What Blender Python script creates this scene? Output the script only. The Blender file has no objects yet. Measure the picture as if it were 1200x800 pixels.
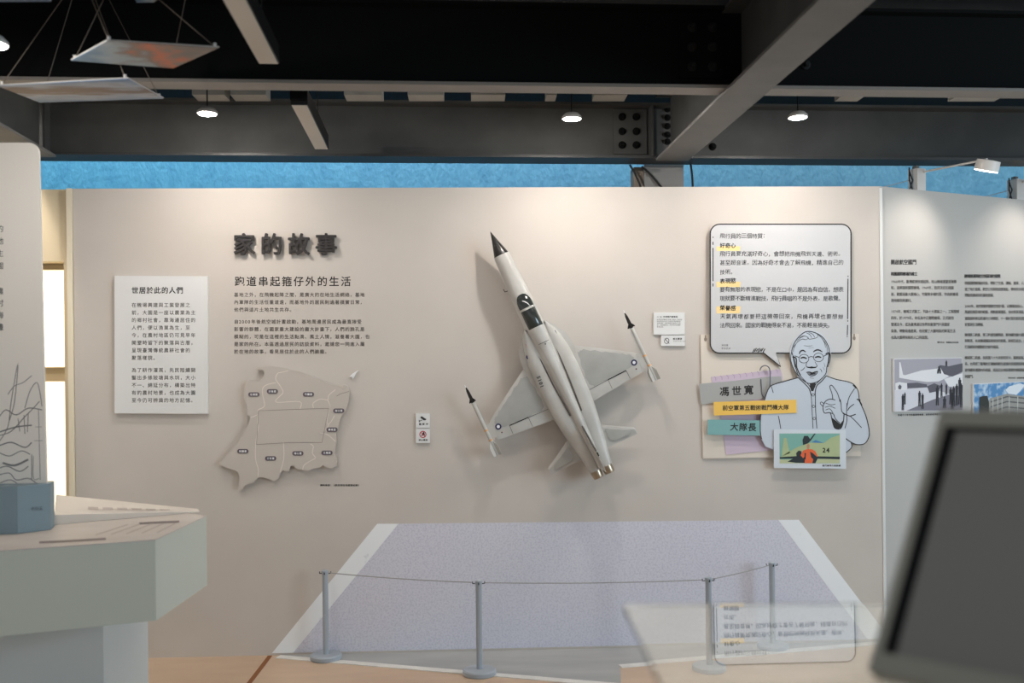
import bpy, bmesh, math, random
from mathutils import Vector, Matrix, Euler
random.seed(7)
S = bpy.context.scene
C = S.collection
F = 1167.0          # focal length in pixels of a 1200 wide frame
D = 5.44            # camera to exhibition wall
HOR = 440.0
# ------------------------------------------------------------------ camera
cam_data = bpy.data.cameras.new('camera')
cam_data.sensor_width = 36.0
cam_data.lens = F / 1200 * 36.0
cam_data.shift_y = (HOR - 400) / 1200
cam_data.clip_start = 0.05
cam_data.dof.use_dof = True
cam_data.dof.focus_distance = 5.3
cam_data.dof.aperture_fstop = 1.7
cam = bpy.data.objects.new('camera', cam_data)
C.objects.link(cam)
RC = Matrix.Rotation(math.radians(-2.28), 4, 'Z') @ Matrix.Rotation(math.radians(90), 4, 'X') @ Matrix.Rotation(math.radians(-0.6), 4, 'Z')
CAM = Vector((0, -D, 1.5))
cam.matrix_world = Matrix.Translation(CAM) @ RC
S.camera = cam
# ------------------------------------------------------------------ world and exposure
w = bpy.data.worlds.new('world'); S.world = w; w.use_nodes = True
bg = w.node_tree.nodes['Background']
bg.inputs[0].default_value = (0.93, 0.97, 1.0, 1)
bg.inputs[1].default_value = 0.52
S.view_settings.view_transform = 'Standard'
S.view_settings.look = 'None'
S.view_settings.exposure = 0.0
S.view_settings.gamma = 1.0
S.view_settings.use_curve_mapping = False
LAMP = 410.0        # emission of the small pendant lamps
ARM = 8.5
# ------------------------------------------------------------------ large area lights (daylight from the right, added fill lights)
def area(name, loc, target, size, power, color):
    l = bpy.data.lights.new(name, 'AREA'); l.shape = 'RECTANGLE'
    l.size, l.size_y = size; l.energy = power; l.color = color
    o = bpy.data.objects.new(name, l); C.objects.link(o); o.location = loc
    o.rotation_euler = (Vector(target) - Vector(loc)).to_track_quat('-Z', 'Y').to_euler()
    return o
area('window_daylight', (6.5, -4.6, 1.9), (1.0, -.3, 0.8), (2.5, 2.5), 165, (0.62, 0.84, 1.0))
for xc, ln, pw in ((-2.35, 2.3, 5.5), (1.65, 4.4, 10.5)):      # unseen fill lights added behind the nearest beam to brighten the wall
    fill_light = area('added_wall_fill', (xc, -1.14, 2.86), (xc, -0.50, 1.75), (ln, 0.08), pw, (1.0, 0.95, 0.90)); fill_light.data.spread = math.radians(112)
    fill_light.matrix_world = Matrix.Rotation(math.radians(2.03), 4, 'Z') @ (Matrix.Translation(fill_light.location) @ fill_light.rotation_euler.to_matrix().to_4x4())
area('added_rear_fill', (-3.6, 0.75, 4.3), (-3.6, 1.35, 2.6), (4.5, 0.6), 72, (0.58, 0.95, 1.0))  # unseen lights added to brighten and tint the blue rear wall
area('added_rear_fill', (-0.2, 0.75, 4.3), (-0.2, 1.35, 2.6), (3.4, 0.6), 62, (1.0, 0.98, 0.98))
area('added_rear_fill', (3.8, 0.75, 4.3), (3.8, 1.35, 2.6), (4.2, 0.6), 56, (1.0, 0.82, 0.70))

# ------------------------------------------------------------------ pixel to place
def ray(px, py):
    return (RC.to_3x3() @ Vector(((px - 600) / F, -(py - HOR) / F, -1.0)))
def at_plane(px, py, p0, n):
    d = ray(px, py); n = Vector(n)
    return CAM + d * ((Vector(p0) - CAM).dot(n) / d.dot(n))
def at_z(px, py, z): return at_plane(px, py, (0, 0, z), (0, 0, 1))
def at_d(px, py, depth): return CAM + ray(px, py) * depth
class Plane:
    def __init__(self, p0, n): self.p0 = Vector(p0); self.n = Vector(n).normalized()
    def __call__(self, px, py, off=0.0):      # off: towards the viewer; the print keeps its own place on the plane
        return at_plane(px, py, self.p0, self.n) + self.n * off
    def scale(self, px, py):
        sx = (self(px + 20, py) - self(px - 20, py)).length / 40
        sy = (self(px, py + 20) - self(px, py - 20)).length / 40
        return sx, sy
WALL = Plane((0, 0, 0), (0, -1, 0))
corner = WALL(1031, 217)
phi = math.radians(22.7)
RE = Vector((math.cos(phi), math.sin(phi), 0)); RN = Vector((math.sin(phi), -math.cos(phi), 0))
RIGHT = Plane(corner, RN)
WALL_TOP = WALL(600, 219.5).z

# ------------------------------------------------------------------ materials
def lin(c):
    return tuple((x / 12.92 if x <= 0.04045 else ((x + 0.055) / 1.055) ** 2.4) for x in [v / 255 for v in c]) + (1,)
MATS = {}
def mat(name, rgb, rough=0.6, metal=0.0, emit=None, noise=None, bump=0.0, bscale=60, spec=0.5, trans=0.0, ior=1.45, stretch=None):
    if name in MATS: return MATS[name]
    m = bpy.data.materials.new(name); m.use_nodes = True
    nt = m.node_tree; b = nt.nodes['Principled BSDF']
    b.inputs['Base Color'].default_value = lin(rgb)
    b.inputs['Roughness'].default_value = rough; b.inputs['Metallic'].default_value = metal
    b.inputs['Specular IOR Level'].default_value = spec
    b.inputs['Transmission Weight'].default_value = trans; b.inputs['IOR'].default_value = ior
    if emit:
        b.inputs['Emission Color'].default_value = lin(emit[0]); b.inputs['Emission Strength'].default_value = emit[1]
    if noise or bump:
        tc = nt.nodes.new('ShaderNodeTexCoord'); mp = nt.nodes.new('ShaderNodeMapping')
        nt.links.new(tc.outputs['Object'], mp.inputs['Vector'])
        if stretch: mp.inputs['Scale'].default_value = stretch
    if noise:
        n = nt.nodes.new('ShaderNodeTexNoise'); n.inputs['Scale'].default_value = noise[1]; n.inputs['Detail'].default_value = 6
        nt.links.new(mp.outputs[0], n.inputs['Vector'])
        r = nt.nodes.new('ShaderNodeValToRGB')
        r.color_ramp.elements[0].position = noise[2] if len(noise) > 2 else 0.35; r.color_ramp.elements[1].position = noise[3] if len(noise) > 3 else 0.65
        r.color_ramp.elements[0].color = lin(noise[0]); r.color_ramp.elements[1].color = lin(rgb)
        nt.links.new(n.outputs['Fac'], r.inputs[0]); nt.links.new(r.outputs[0], b.inputs['Base Color'])
    if bump:
        n2 = nt.nodes.new('ShaderNodeTexNoise'); n2.inputs['Scale'].default_value = bscale; n2.inputs['Detail'].default_value = 5
        nt.links.new(mp.outputs[0], n2.inputs['Vector'])
        bp = nt.nodes.new('ShaderNodeBump'); bp.inputs['Strength'].default_value = bump; bp.inputs['Distance'].default_value = 0.02
        nt.links.new(n2.outputs['Fac'], bp.inputs['Height']); nt.links.new(bp.outputs[0], b.inputs['Normal'])
    MATS[name] = m
    return m
def ramp_picture(name, cols, scale, stretch, axis=0):
    m = bpy.data.materials.new(name); m.use_nodes = True; nt = m.node_tree; b = nt.nodes['Principled BSDF']
    b.inputs['Roughness'].default_value = 0.5
    tc = nt.nodes.new('ShaderNodeTexCoord'); mp = nt.nodes.new('ShaderNodeMapping'); mp.inputs['Scale'].default_value = stretch
    n = nt.nodes.new('ShaderNodeTexNoise'); n.inputs['Scale'].default_value = scale; n.inputs['Detail'].default_value = 5
    r = nt.nodes.new('ShaderNodeValToRGB')
    nt.links.new(tc.outputs['Generated'], mp.inputs['Vector']); nt.links.new(mp.outputs[0], n.inputs['Vector'])
    sx = nt.nodes.new('ShaderNodeSeparateXYZ'); nt.links.new(tc.outputs['Generated'], sx.inputs[0])
    ma = nt.nodes.new('ShaderNodeMath'); ma.operation = 'MULTIPLY_ADD'; ma.inputs[1].default_value = 0.55
    nt.links.new(n.outputs['Fac'], ma.inputs[0])
    mb_ = nt.nodes.new('ShaderNodeMath'); mb_.operation = 'MULTIPLY_ADD'; mb_.inputs[1].default_value = 0.8; mb_.inputs[2].default_value = -0.18
    nt.links.new(sx.outputs[axis], mb_.inputs[0]); nt.links.new(mb_.outputs[0], ma.inputs[2])
    nt.links.new(ma.outputs[0], r.inputs[0]); nt.links.new(r.outputs[0], b.inputs['Base Color'])
    e = r.color_ramp.elements
    while len(e) < len(cols): e.new(0.5)
    for i, (p, c) in enumerate(cols): e[i].position = p; e[i].color = lin(c)
    return m
M_wall = mat('wall_paint', (206, 198, 190), 0.75, noise=((202, 194, 186), 3.0), bump=0.02, bscale=250)
M_wallr = mat('wall_paint_pale', (190, 187, 182), 0.75)
M_cream = mat('cream_wall', (222, 205, 172), 0.7)
M_blue = mat('blue_plaster', (96, 162, 198), 0.55, noise=((82, 148, 186), 7.0), bump=.45, bscale=24, stretch=(2.0, 2.0, 1.0))
M_steel = mat('black_steel', (86, 86, 84), 0.65, noise=((76, 76, 75), 4.0), spec=.15)
M_steel_dark = mat('deep_black_steel', (17, 18, 18), 0.8, spec=.12)
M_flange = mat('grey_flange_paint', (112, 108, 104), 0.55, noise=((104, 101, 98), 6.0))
M_col = mat('grey_column_paint', (112, 110, 108), 0.6)
M_ceil = mat('dark_ceiling', (16, 16, 17), 0.9)
M_ink = mat('black_ink', (45, 43, 42), 0.7)
M_ink_soft = mat('grey_ink', (92, 88, 84), 0.8)
M_white_board = mat('white_board', (226, 226, 225), 0.5)
M_bubble = mat('bubble_board', (202, 202, 203), 0.5)
M_floor = mat('clay_floor', (210, 184, 158), 0.45, noise=((196, 168, 142), 2.2), bump=0.03, bscale=30, stretch=(0.6, 2, 1))
M_conc = mat('grey_floor', (176, 176, 173), 0.5, noise=((160, 161, 160), 3.0), stretch=(0.5, 2, 1))
M_line = mat('white_line_paint', (232, 230, 224), 0.6, noise=((214, 212, 208), 9.0))
M_joint = mat('rust_joint', (140, 88, 50), 0.8)
M_speckle = mat('speckled_asphalt_print', (218, 217, 228), 0.7, noise=((202, 201, 214), 105.0, 0.36, 0.55))
M_stripe = mat('white_stripe_print', (244, 246, 248), 0.7, noise=((214, 218, 222), 16.0, 0.26, 0.36))
M_post = mat('blue_grey_metal', (164, 172, 180), 0.4)
M_rope = mat('grey_cord', (160, 158, 158), 0.7)
M_lampwhite = mat('lamp_diffuser_glow', (255, 250, 240), 0.5, emit=((255, 246, 236), LAMP))
M_armglow = mat('arm_lamp_glow', (255, 250, 240), 0.5, emit=((255, 244, 234), 6.0))
M_lampbody = mat('lamp_white_shell', (215, 212, 208), 0.4)
M_lampblack = mat('lamp_black_shell', (25, 25, 25), 0.4)
M_lin = mat('linear_diffuser', (206, 198, 187), 0.6)
M_table = mat('white_table', (204, 208, 196), 0.45)
M_tabletop = mat('table_print', (206, 198, 190), 0.5, noise=((196, 186, 178), 4.0))
M_jet = mat('jet_light_grey', (198, 196, 191), 0.3, noise=((184, 181, 175), 7.0))
M_jetgrey = mat('jet_mid_grey', (172, 172, 168), 0.35, noise=((162, 161, 156), 9.0))
M_metal = mat('burnished_metal', (176, 160, 140), 0.28, metal=0.9)
M_dark = mat('gloss_black', (34, 32, 30), 0.25)
M_canopy = mat('canopy_smoke', (52, 56, 54), 0.06, spec=0.8)
M_navy = mat('navy_mark', (45, 44, 84), 0.5)
M_white = mat('white_mark', (236, 236, 236), 0.5)
M_red = mat('red_mark', (190, 60, 70), 0.5)
M_orange = mat('orange_band', (226, 170, 110), 0.5)

# ------------------------------------------------------------------ mesh builder
class MB:
    def __init__(self): self.v = []; self.f = []; self.s = []
    def add(self, verts, faces, smooth=False):
        b = len(self.v); self.v += [Vector(p) for p in verts]
        self.f += [tuple(i + b for i in q) for q in faces]; self.s += [smooth] * len(faces)
        return self
    def box(self, a, b, M=None):
        (x0, y0, z0), (x1, y1, z1) = a, b
        vs = [Vector(p) for p in ((x0,y0,z0),(x1,y0,z0),(x1,y1,z0),(x0,y1,z0),(x0,y0,z1),(x1,y0,z1),(x1,y1,z1),(x0,y1,z1))]
        if M: vs = [M @ p for p in vs]
        return self.add(vs, [(0,3,2,1),(4,5,6,7),(0,1,5,4),(1,2,6,5),(2,3,7,6),(3,0,4,7)])
    def prism(self, bottom, top):             # two matching rings of points
        n = len(bottom)
        return self.add(list(bottom) + list(top), [tuple(range(n))[::-1], tuple(range(n, 2*n))] + [(i, (i+1) % n, n + (i+1) % n, n + i) for i in range(n)])
    def slab(self, plane, pts, back, front):  # outline in pixels on a wall plane
        return self.prism([plane(x, y, back) for x, y in pts], [plane(x, y, front) for x, y in pts])
    def loft(self, rings, cap=True, smooth=True):
        n = len(rings[0]); vs = [p for r in rings for p in r]; fs = []
        for k in range(len(rings) - 1):
            for i in range(n):
                j = (i + 1) % n
                fs.append((k*n+i, k*n+j, (k+1)*n+j, (k+1)*n+i))
        self.add(vs, fs, smooth)
        if cap:
            b = len(self.v) - len(vs)
            self.f += [tuple(b + i for i in range(n))[::-1], tuple(b + (len(rings)-1)*n + i for i in range(n))]; self.s += [False, False]
        return self
    def tube(self, pts, r, n=8, cap=True):
        pts = [Vector(p) for p in pts]; rings = []
        rr = r if isinstance(r, (list, tuple)) else [r] * len(pts)
        for i, p in enumerate(pts):
            t = (pts[min(i+1, len(pts)-1)] - pts[max(i-1, 0)]).normalized()
            u = t.orthogonal().normalized() if i == 0 else (u - t * u.dot(t)).normalized()
            v = t.cross(u)
            rings.append([p + (u * math.cos(a) + v * math.sin(a)) * rr[i] for a in [2*math.pi*k/n for k in range(n)]])
        return self.loft(rings, cap)
    def lathe(self, prof, M=Matrix(), n=24):   # (r, z) pairs
        rings = [[M @ Vector((r*math.cos(a), r*math.sin(a), z)) for a in [2*math.pi*k/n for k in range(n)]] for r, z in prof]
        return self.loft(rings, True)
    def obj(self, name, m, parent=None, local=False, auto=35):
        me = bpy.data.meshes.new(name); me.from_pydata([tuple(p) for p in self.v], [], self.f)
        bm = bmesh.new(); bm.from_mesh(me); bmesh.ops.recalc_face_normals(bm, faces=bm.faces); bm.to_mesh(me); bm.free()
        me.polygons.foreach_set('use_smooth', self.s)
        if any(self.s):
            try: me.set_sharp_from_angle(angle=math.radians(auto))
            except Exception: pass
        me.materials.append(m)
        o = bpy.data.objects.new(name, me); C.objects.link(o)
        if parent:
            o.parent = parent
            if not local: o.matrix_parent_inverse = parent_matrix(parent).inverted()
        return o
def parent_matrix(p):
    m = p.matrix_basis.copy()
    if p.parent: m = parent_matrix(p.parent) @ p.matrix_parent_inverse @ m
    return m
def tag(o, label, cat, group=None):
    o['label'] = label; o['category'] = cat
    if group: o['group'] = group
    return o
def thing(name, label, cat, loc, group=None, rotz=0):
    o = bpy.data.objects.new(name, None); C.objects.link(o); o.location = loc; o.rotation_euler = (0, 0, rotz); o.empty_display_size = 0.05
    return tag(o, label, cat, group)
def struct(o): o['kind'] = 'structure'; return o
def dup(root, loc, label, rotz=0):
    r = root.copy(); C.objects.link(r); r.location = loc; r.rotation_euler = (0, 0, rotz); r['label'] = label
    for ch in list(root.children):
        c = ch.copy(); C.objects.link(c); c.parent = r; c.matrix_parent_inverse = ch.matrix_parent_inverse.copy()
        for g in ch.children:
            d = g.copy(); C.objects.link(d); d.parent = c; d.matrix_parent_inverse = g.matrix_parent_inverse.copy()
    return r
def smooth_line(pts, k=4):
    if len(pts) < 3: return list(pts)
    out = []
    for i in range(len(pts) - 1):
        p0 = pts[max(i-1, 0)]; p1 = pts[i]; p2 = pts[i+1]; p3 = pts[min(i+2, len(pts)-1)]
        for j in range(k):
            t = j / k
            out.append(tuple(0.5 * (2*p1[a] + (p2[a]-p0[a])*t + (2*p0[a]-5*p1[a]+4*p2[a]-p3[a])*t*t + (3*p1[a]-p0[a]-3*p2[a]+p3[a])*t**3) for a in (0, 1)))
    out.append(tuple(pts[-1])); return out
def stroke(mb, plane, pts, wpx, off, smooth=True, taper=False, closed=False):
    if closed: pts = list(pts) + [pts[0]]
    p = smooth_line(pts) if smooth else list(pts)
    n = len(p); L = []; R = []
    for i in range(n):
        a = p[max(i-1, 0)]; b = p[min(i+1, n-1)]
        if closed and i in (0, n-1): a = p[n-2]; b = p[1]
        dx, dy = b[0]-a[0], b[1]-a[1]; l = math.hypot(dx, dy) or 1
        ww = wpx / 2
        if taper: ww *= 0.25 + 0.75 * math.sin(math.pi * (0.12 + 0.76 * i / max(n-1, 1)))
        L.append(plane(p[i][0] - dy/l*ww, p[i][1] + dx/l*ww, off)); R.append(plane(p[i][0] + dy/l*ww, p[i][1] - dx/l*ww, off))
    mb.add(L + R, [(i, i+1, n+i+1, n+i) for i in range(n-1)])
def flat(mb, plane, pts, off): mb.add([plane(x, y, off) for x, y in pts], [tuple(range(len(pts)))])
def round_rect(x0, y0, x1, y1, r, n=6, corners=(1, 1, 1, 1)):   # tl, tr, br, bl
    out = []
    for (cx, cy, a0, on, ex, ey) in ((x0+r, y0+r, 180, corners[0], x0, y0), (x1-r, y0+r, 270, corners[1], x1, y0), (x1-r, y1-r, 0, corners[2], x1, y1), (x0+r, y1-r, 90, corners[3], x0, y1)):
        if not on: out.append((ex, ey)); continue
        for k in range(n + 1):
            a = math.radians(a0 + 90 * k / n); out.append((cx + r*math.cos(a), cy + r*math.sin(a)))
    return out
def ellipse(cx, cy, rx, ry, n=20, a0=0): return [(cx + rx*math.cos(a0 + 2*math.pi*k/n), cy + ry*math.sin(a0 + 2*math.pi*k/n)) for k in range(n)]

# ------------------------------------------------------------------ lettering
_fc = {}
_cur = bpy.data.curves.new('lettering', 'FONT'); _cur.resolution_u = 2
_curo = bpy.data.objects.new('lettering', _cur); C.objects.link(_curo)
def glyph(ch, bold=0.0, extrude=0.0):
    k = (ch, bold, extrude)
    if k not in _fc:
        _cur.body = ch; _cur.offset = bold; _cur.extrude = extrude
        bpy.context.view_layer.update()
        me = bpy.data.meshes.new_from_object(_curo.evaluated_get(bpy.context.evaluated_depsgraph_get()))
        vs = [v.co.copy() for v in me.vertices]; fs = [tuple(p.vertices) for p in me.polygons]
        bpy.data.meshes.remove(me); _fc[k] = (vs, fs)
    return _fc[k]
def thicken(vs, fs, b):
    if not b: return vs, fs
    V = []; Q = []
    for k in range(6):
        a = math.pi*2*k/6 + .5; o = len(V)
        V += [Vector((q.x + b*math.cos(a), q.y + b*math.sin(a), k*2e-5)) for q in vs]; Q += [tuple(i + o for i in f) for f in fs]
    return V, Q
def text(mb, plane, x, y, body, size, pitch, lpitch=0, off=0.001, bold=0.0, slant=0.0, wx=1.0, rot=0.0, jitter=0.0, flip=False):
    """x: left edge, y: middle of the first line, all in photograph pixels on the plane"""
    c, s = math.cos(rot), math.sin(rot)
    for li, line in enumerate(body.split('\n')):
        cx = 0.0; cy = li * lpitch
        for ch in line:
            asc = ord(ch) < 0x2000
            if ch != ' ' :
                vs, fs = glyph(ch)
                vs, fs = thicken(vs, fs, bold)
                jy = random.uniform(-jitter, jitter) * size; js = size * (1 + random.uniform(-jitter, jitter))
                pts = []
                for q in vs:
                    gx = (q.x - (0 if asc else 0.5)) * js * wx + (0 if asc else pitch * 0.5); gy = -(q.y - 0.38) * js
                    gx += -gy * slant
                    X = cx + gx; Y = cy + gy + jy
                    pts.append(plane(x + X*c - Y*s, y + X*s + Y*c, off + q.z))
                mb.add(pts, fs)
            cx += pitch * (0.6 if asc else 1.0)
    return mb

# ================================================================== SETTING
fl = struct(MB().box((-7, -8, -0.1), (7, 2.2, 0)).obj('floor', M_floor))
# wall with the exhibition
xL = WALL(87, 400).x; xR = corner.x
wc = struct(MB().box((xL, 0, 0), (xR, 0.1, WALL_TOP)).obj('wall_center', M_wall))
m = MB(); e0 = Vector((corner.x, corner.y, 0)) + RE * 0.004
ring = [e0, e0 + RE*2.6, e0 + RE*2.6 - RN*0.09, e0 - RN*0.09]
wr = struct(m.prism(ring, [p + Vector((0, 0, WALL_TOP)) for p in ring]).obj('wall_right', M_wallr))
m = MB().box((xR - 0.004, -0.004, 0), (xR + 0.012, 0.0, WALL_TOP - 0.01)); struct(m.obj('trim_1', mat('pale_edge', (222, 222, 220), 0.5)))
# left wall with a lit recess
LP = Plane((0, 0.02, 0), (0, -1, 0))
lx0, lx1 = LP(-190, 400).x, xL - 0.002
hx0, hx1 = LP(5, 400).x, LP(75.5, 400).x; hz1, hz0 = LP(60, 306).z, LP(60, 660).z
m = MB().box((lx0, 0.02, 0), (hx0, 0.16, WALL_TOP)).box((hx1, 0.02, 0), (lx1, 0.16, WALL_TOP)).box((hx0, 0.02, hz1), (hx1, 0.16, WALL_TOP)).box((hx0, 0.02, 0), (hx1, 0.16, hz0)).box((hx0 - .01, 0.16, hz0 - .01), (hx1 + .01, 0.18, hz1 + .01))
struct(m.obj('wall_left', M_cream))
m = MB().box((xL - 0.03, -0.012, 0), (xL - 0.002, 0.018, WALL_TOP)); struct(m.obj('trim_2', mat('cream_edge', (236, 224, 200), 0.5)))
# lit panels inside the recess
for nm, y0, y1, lab, st in (('light_panel', 313, 431, 'glowing white panel in the cream wall recess, the upper one', 1.5), ('light_panel', 446, 640, 'glowing cream panel in the wall recess behind the table, the lower one', 1.15)):
    a, b = LP(18, y1), LP(72.5, y0)
    r = thing(nm, lab, 'light panel', (0.5*(a.x+b.x), 0.15, a.z), 'lit panels in the recess')
    MB().box((a.x, 0.125, a.z), (b.x, 0.155, b.z)).obj('panel_body', mat('panel_edge', (236, 222, 190), 0.6), r)
    MB().box((a.x + .006, 0.118, a.z + .006), (b.x - .008, 0.1245, b.z - .006)).obj('glowing_face', mat('panel_glow_%d' % y0, (255, 246, 226), 0.5, emit=((255, 240, 212), st)), r)
# rear plaster wall
struct(MB().box((-7, 1.5, 0), (7, 1.65, 4.6)).obj('wall_back', M_blue))
# ceiling
ce = struct(MB().box((-6, -7.5, 3.08), (6, 0.62, 3.2)).obj('ceiling', M_ceil))
for (a, b, y) in ((404, 448, 113), (478, 520, 112.5), (552, 592, 112.5), (640, 652, 113.5), (696, 734, 113.8), (985, 1012, 113.5), (1120, 1175, 113.5), (222, 260, 108), (268, 310, 109)):
    p = at_z(a, y, 2.955); q = at_z(b, y, 2.955)
    MB().box((p.x, -.28, 2.955), (q.x, -.16, 3.079)).obj('ceiling_panel', mat('pale_ceiling_panel', (176, 172, 164), 0.7), ce)

# ---------------------------------------------------------------- floor paint (children of the floor)
def fpoly(name, pts, m, z):
    ps = [at_z(x, y, 0) for x, y in pts]
    MB().prism([(p.x, p.y, z - .0015) for p in ps], [(p.x, p.y, z) for p in ps]).obj(name, m, fl)
fy = lambda x: -0.004
def onwall(px): return WALL(px, 700)
L0 = (at_z(332, 769, 0)); 
def fp(name, ps, m, z): MB().prism([(p[0], p[1], 0.0002) for p in ps], [(p[0], p[1], z) for p in ps]).obj(name, m, fl)
wl = [onwall(322).x, onwall(1036).x]
A = at_z(706, 801.5, 0); B = at_z(727, 781, 0); B2 = at_z(728, 812, 0); Rr = (wl[1] + 0.02, -0.003)
fp('grey_runway_paint', [(wl[0] + .03, -0.003), (A.x, A.y), (B2.x, B2.y), (B.x, B.y), Rr], M_conc, 0.002)
def fline(a, b, wd):
    a = Vector(a[:2]); b = Vector(b[:2]); t = (b - a).normalized(); n = Vector((-t.y, t.x)) * wd/2
    fp('white_floor_line', [a - n, b - n, b + n, a + n], M_line, 0.004)
fline((wl[0] + .02, -0.035), A + (A - Vector((wl[0], -.03, 0))) * .3, 0.055)
fline((B.x, B.y, 0), (wl[1], -0.04), 0.055)
j0 = at_z(317, 767.5, 0); j1 = at_z(290, 803, 0)
MB().prism([(p.x + s*.012, min(p.y, -0.01), 0.0002) for p, s in ((j0,-1),(j1,-1),(j1,1),(j0,1))], [(p.x + s*.012, min(p.y, -0.01), 0.002) for p, s in ((j0,-1),(j1,-1),(j1,1),(j0,1))]).obj('expansion_joint', M_joint, fl)

# ---------------------------------------------------------------- runway printed on the wall
zf = 0.012
def wpoly(name, pts, m, off):   # x in px, y in px (None: at the floor)
    q = []
    for x, y in pts:
        p = WALL(x, 700 if y is None else y)
        q.append((p.x, zf if y is None else p.z))
    MB().prism([(x, -0.0002, z) for x, z in q], [(x, -off, z) for x, z in q]).obj(name, m, wc)
wpoly('printed_runway', [(343, None), (467, 613.5), (912, 609), (1016, None)], M_speckle, 0.0012)
wpoly('printed_stripe', [(318, None), (442, 613.5), (467, 613.5), (343, None)], M_stripe, 0.0022)
wpoly('printed_stripe', [(912, 609), (936, 608.8), (1042, None), (1016, None)], M_stripe, 0.0022)

# ================================================================== STEEL
BA = math.radians(2.03)
BR = Matrix.Rotation(BA, 4, 'Z'); BI = BR.inverted()
ZB = 2.69
def bz(px, py, z): return BI @ at_z(px, py, z)
def by(px, py, y):                                  # on a plane y = const of the beam frame
    return BI @ at_plane(px, py, BR @ Vector((0, y, 0)), BR @ Vector((0, -1, 0)))
def beam_x(name, label, x0, x1, y0, wd, z0, h, web_m, fl_m):
    r = thing(name, label, 'beam', BR @ Vector((0.5*(x0+x1), y0 + wd/2, z0)), 'steel beams')
    MB().box((x0, y0, z0), (x1, y0 + wd, z0 + .014), BR).obj('bottom_flange', fl_m, r)['label'] = 'grey bottom flange'
    MB().box((x0, y0 + wd/2 - .006, z0 + .0145), (x1, y0 + wd/2 + .006, z0 + h - .0145), BR).obj('web', web_m, r)
    MB().box((x0, y0, z0 + h - .014), (x1, y0 + wd, z0 + h), BR).obj('top_flange', web_m, r)
    return r
def bolts(r, pts, yf, m, rad=.021):
    for px, py in pts:
        p = by(px, py, yf)
        M = BR @ Matrix.Translation(p) @ Matrix.Rotation(math.radians(90), 4, 'X')
        mb = MB().lathe([(rad, 0.0), (rad, .006), (rad*.9, .007)], M, 16)
        mb.lathe([(rad*.66, .0065), (rad*.66, .022), (rad*.5, .026)], M, 6); mb.obj('bolt', m, r)
# far beam, above the partition
yF = bz(600, 184, ZB).y
far = beam_x('steel_beam', 'black steel beam directly above the partition wall, in front of the blue plaster', -5.6, 6.2, yF, .17, ZB, .305, M_steel, mat('dark_flange_paint', (58, 58, 58), .5))
yw = yF + .085 - .0065
def plate(r, x0, y0, x1, y1, yf, m, t=.012, name='splice_plate'):
    a = by(x0, y1, yf); b = by(x1, y0, yf)
    MB().box((a.x, yf - t, max(a.z, ZB + .02)), (b.x, yf, min(b.z, ZB + .285)), BR).obj(name, m, r)
plate(far, 719, 124, 757, 181, yw, M_steel)
bolts(far, [(x, y) for x in (729, 745.5) for y in (137, 154, 170)], yw - .0125, M_steel_dark)
bolts(far, [(782, y) for y in (128, 138, 148, 158, 166)], yw - .002, M_steel_dark, .018)
bolts(far, [(835, 172)], yw - .002, M_steel_dark)
def stiff(r, px, y0, wd, z0, h, m):
    x = by(px, 150, y0 + wd/2).x
    MB().box((x - .006, y0 + .004, z0 + .0145), (x + .006, y0 + wd/2 - .007, z0 + h - .0145), BR).obj('stiffener_plate', m, r)
stiff(far, 761, yF, .17, ZB, .305, M_steel); stiff(far, 58, yF, .17, ZB, .305, M_steel)
# near beam
yN = bz(700, 101.5, ZB).y
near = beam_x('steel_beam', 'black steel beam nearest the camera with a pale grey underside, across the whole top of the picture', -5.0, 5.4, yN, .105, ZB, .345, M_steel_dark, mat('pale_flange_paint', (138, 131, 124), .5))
ynw = yN + .0525 - .0065
plate(near, 796, 22, 846, 92, ynw, M_steel_dark)
M_bolt = mat('bolt_black', (36, 36, 36), .7, spec=.2)
bolts(near, [(x, y) for x in (811, 835) for y in (32, 55, 78)], ynw - .0125, M_bolt, .02)
bolts(near, [(944, 76)], ynw - .002, M_bolt, .02)
stiff(near, 876, yN, .105, ZB, .345, M_steel_dark)
# depth beams
def beam_y(label, xa, xb, y0, y1, z0, h, web_m, fl_m):
    r = thing('steel_beam', label, 'beam', BR @ Vector((0.5*(xa+xb), 0.5*(y0+y1), z0)), 'steel beams'); xm = .5*(xa+xb)
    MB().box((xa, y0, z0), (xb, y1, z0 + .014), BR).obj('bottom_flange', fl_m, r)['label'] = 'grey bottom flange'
    MB().box((xm - .006, y0, z0 + .0145), (xm + .006, y1, z0 + h - .015), BR).obj('web', web_m, r)
    MB().box((xa, y0, z0 + h - .0145), (xb, y1, z0 + h - .001), BR).obj('top_flange', web_m, r)
    return r
zd = ZB - .016
a = bz(770, 187, zd); b = bz(808, 187, zd)
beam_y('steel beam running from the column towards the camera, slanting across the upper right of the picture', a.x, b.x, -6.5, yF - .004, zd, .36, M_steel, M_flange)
b2 = bz(60, 181, zd); a2 = bz(0, 168, zd)
beam_y('steel beam end at the far upper left, above the white standing board', b2.x - .18, b2.x, -6.5, yF - .004, zd, .36, M_steel, M_flange)
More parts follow.
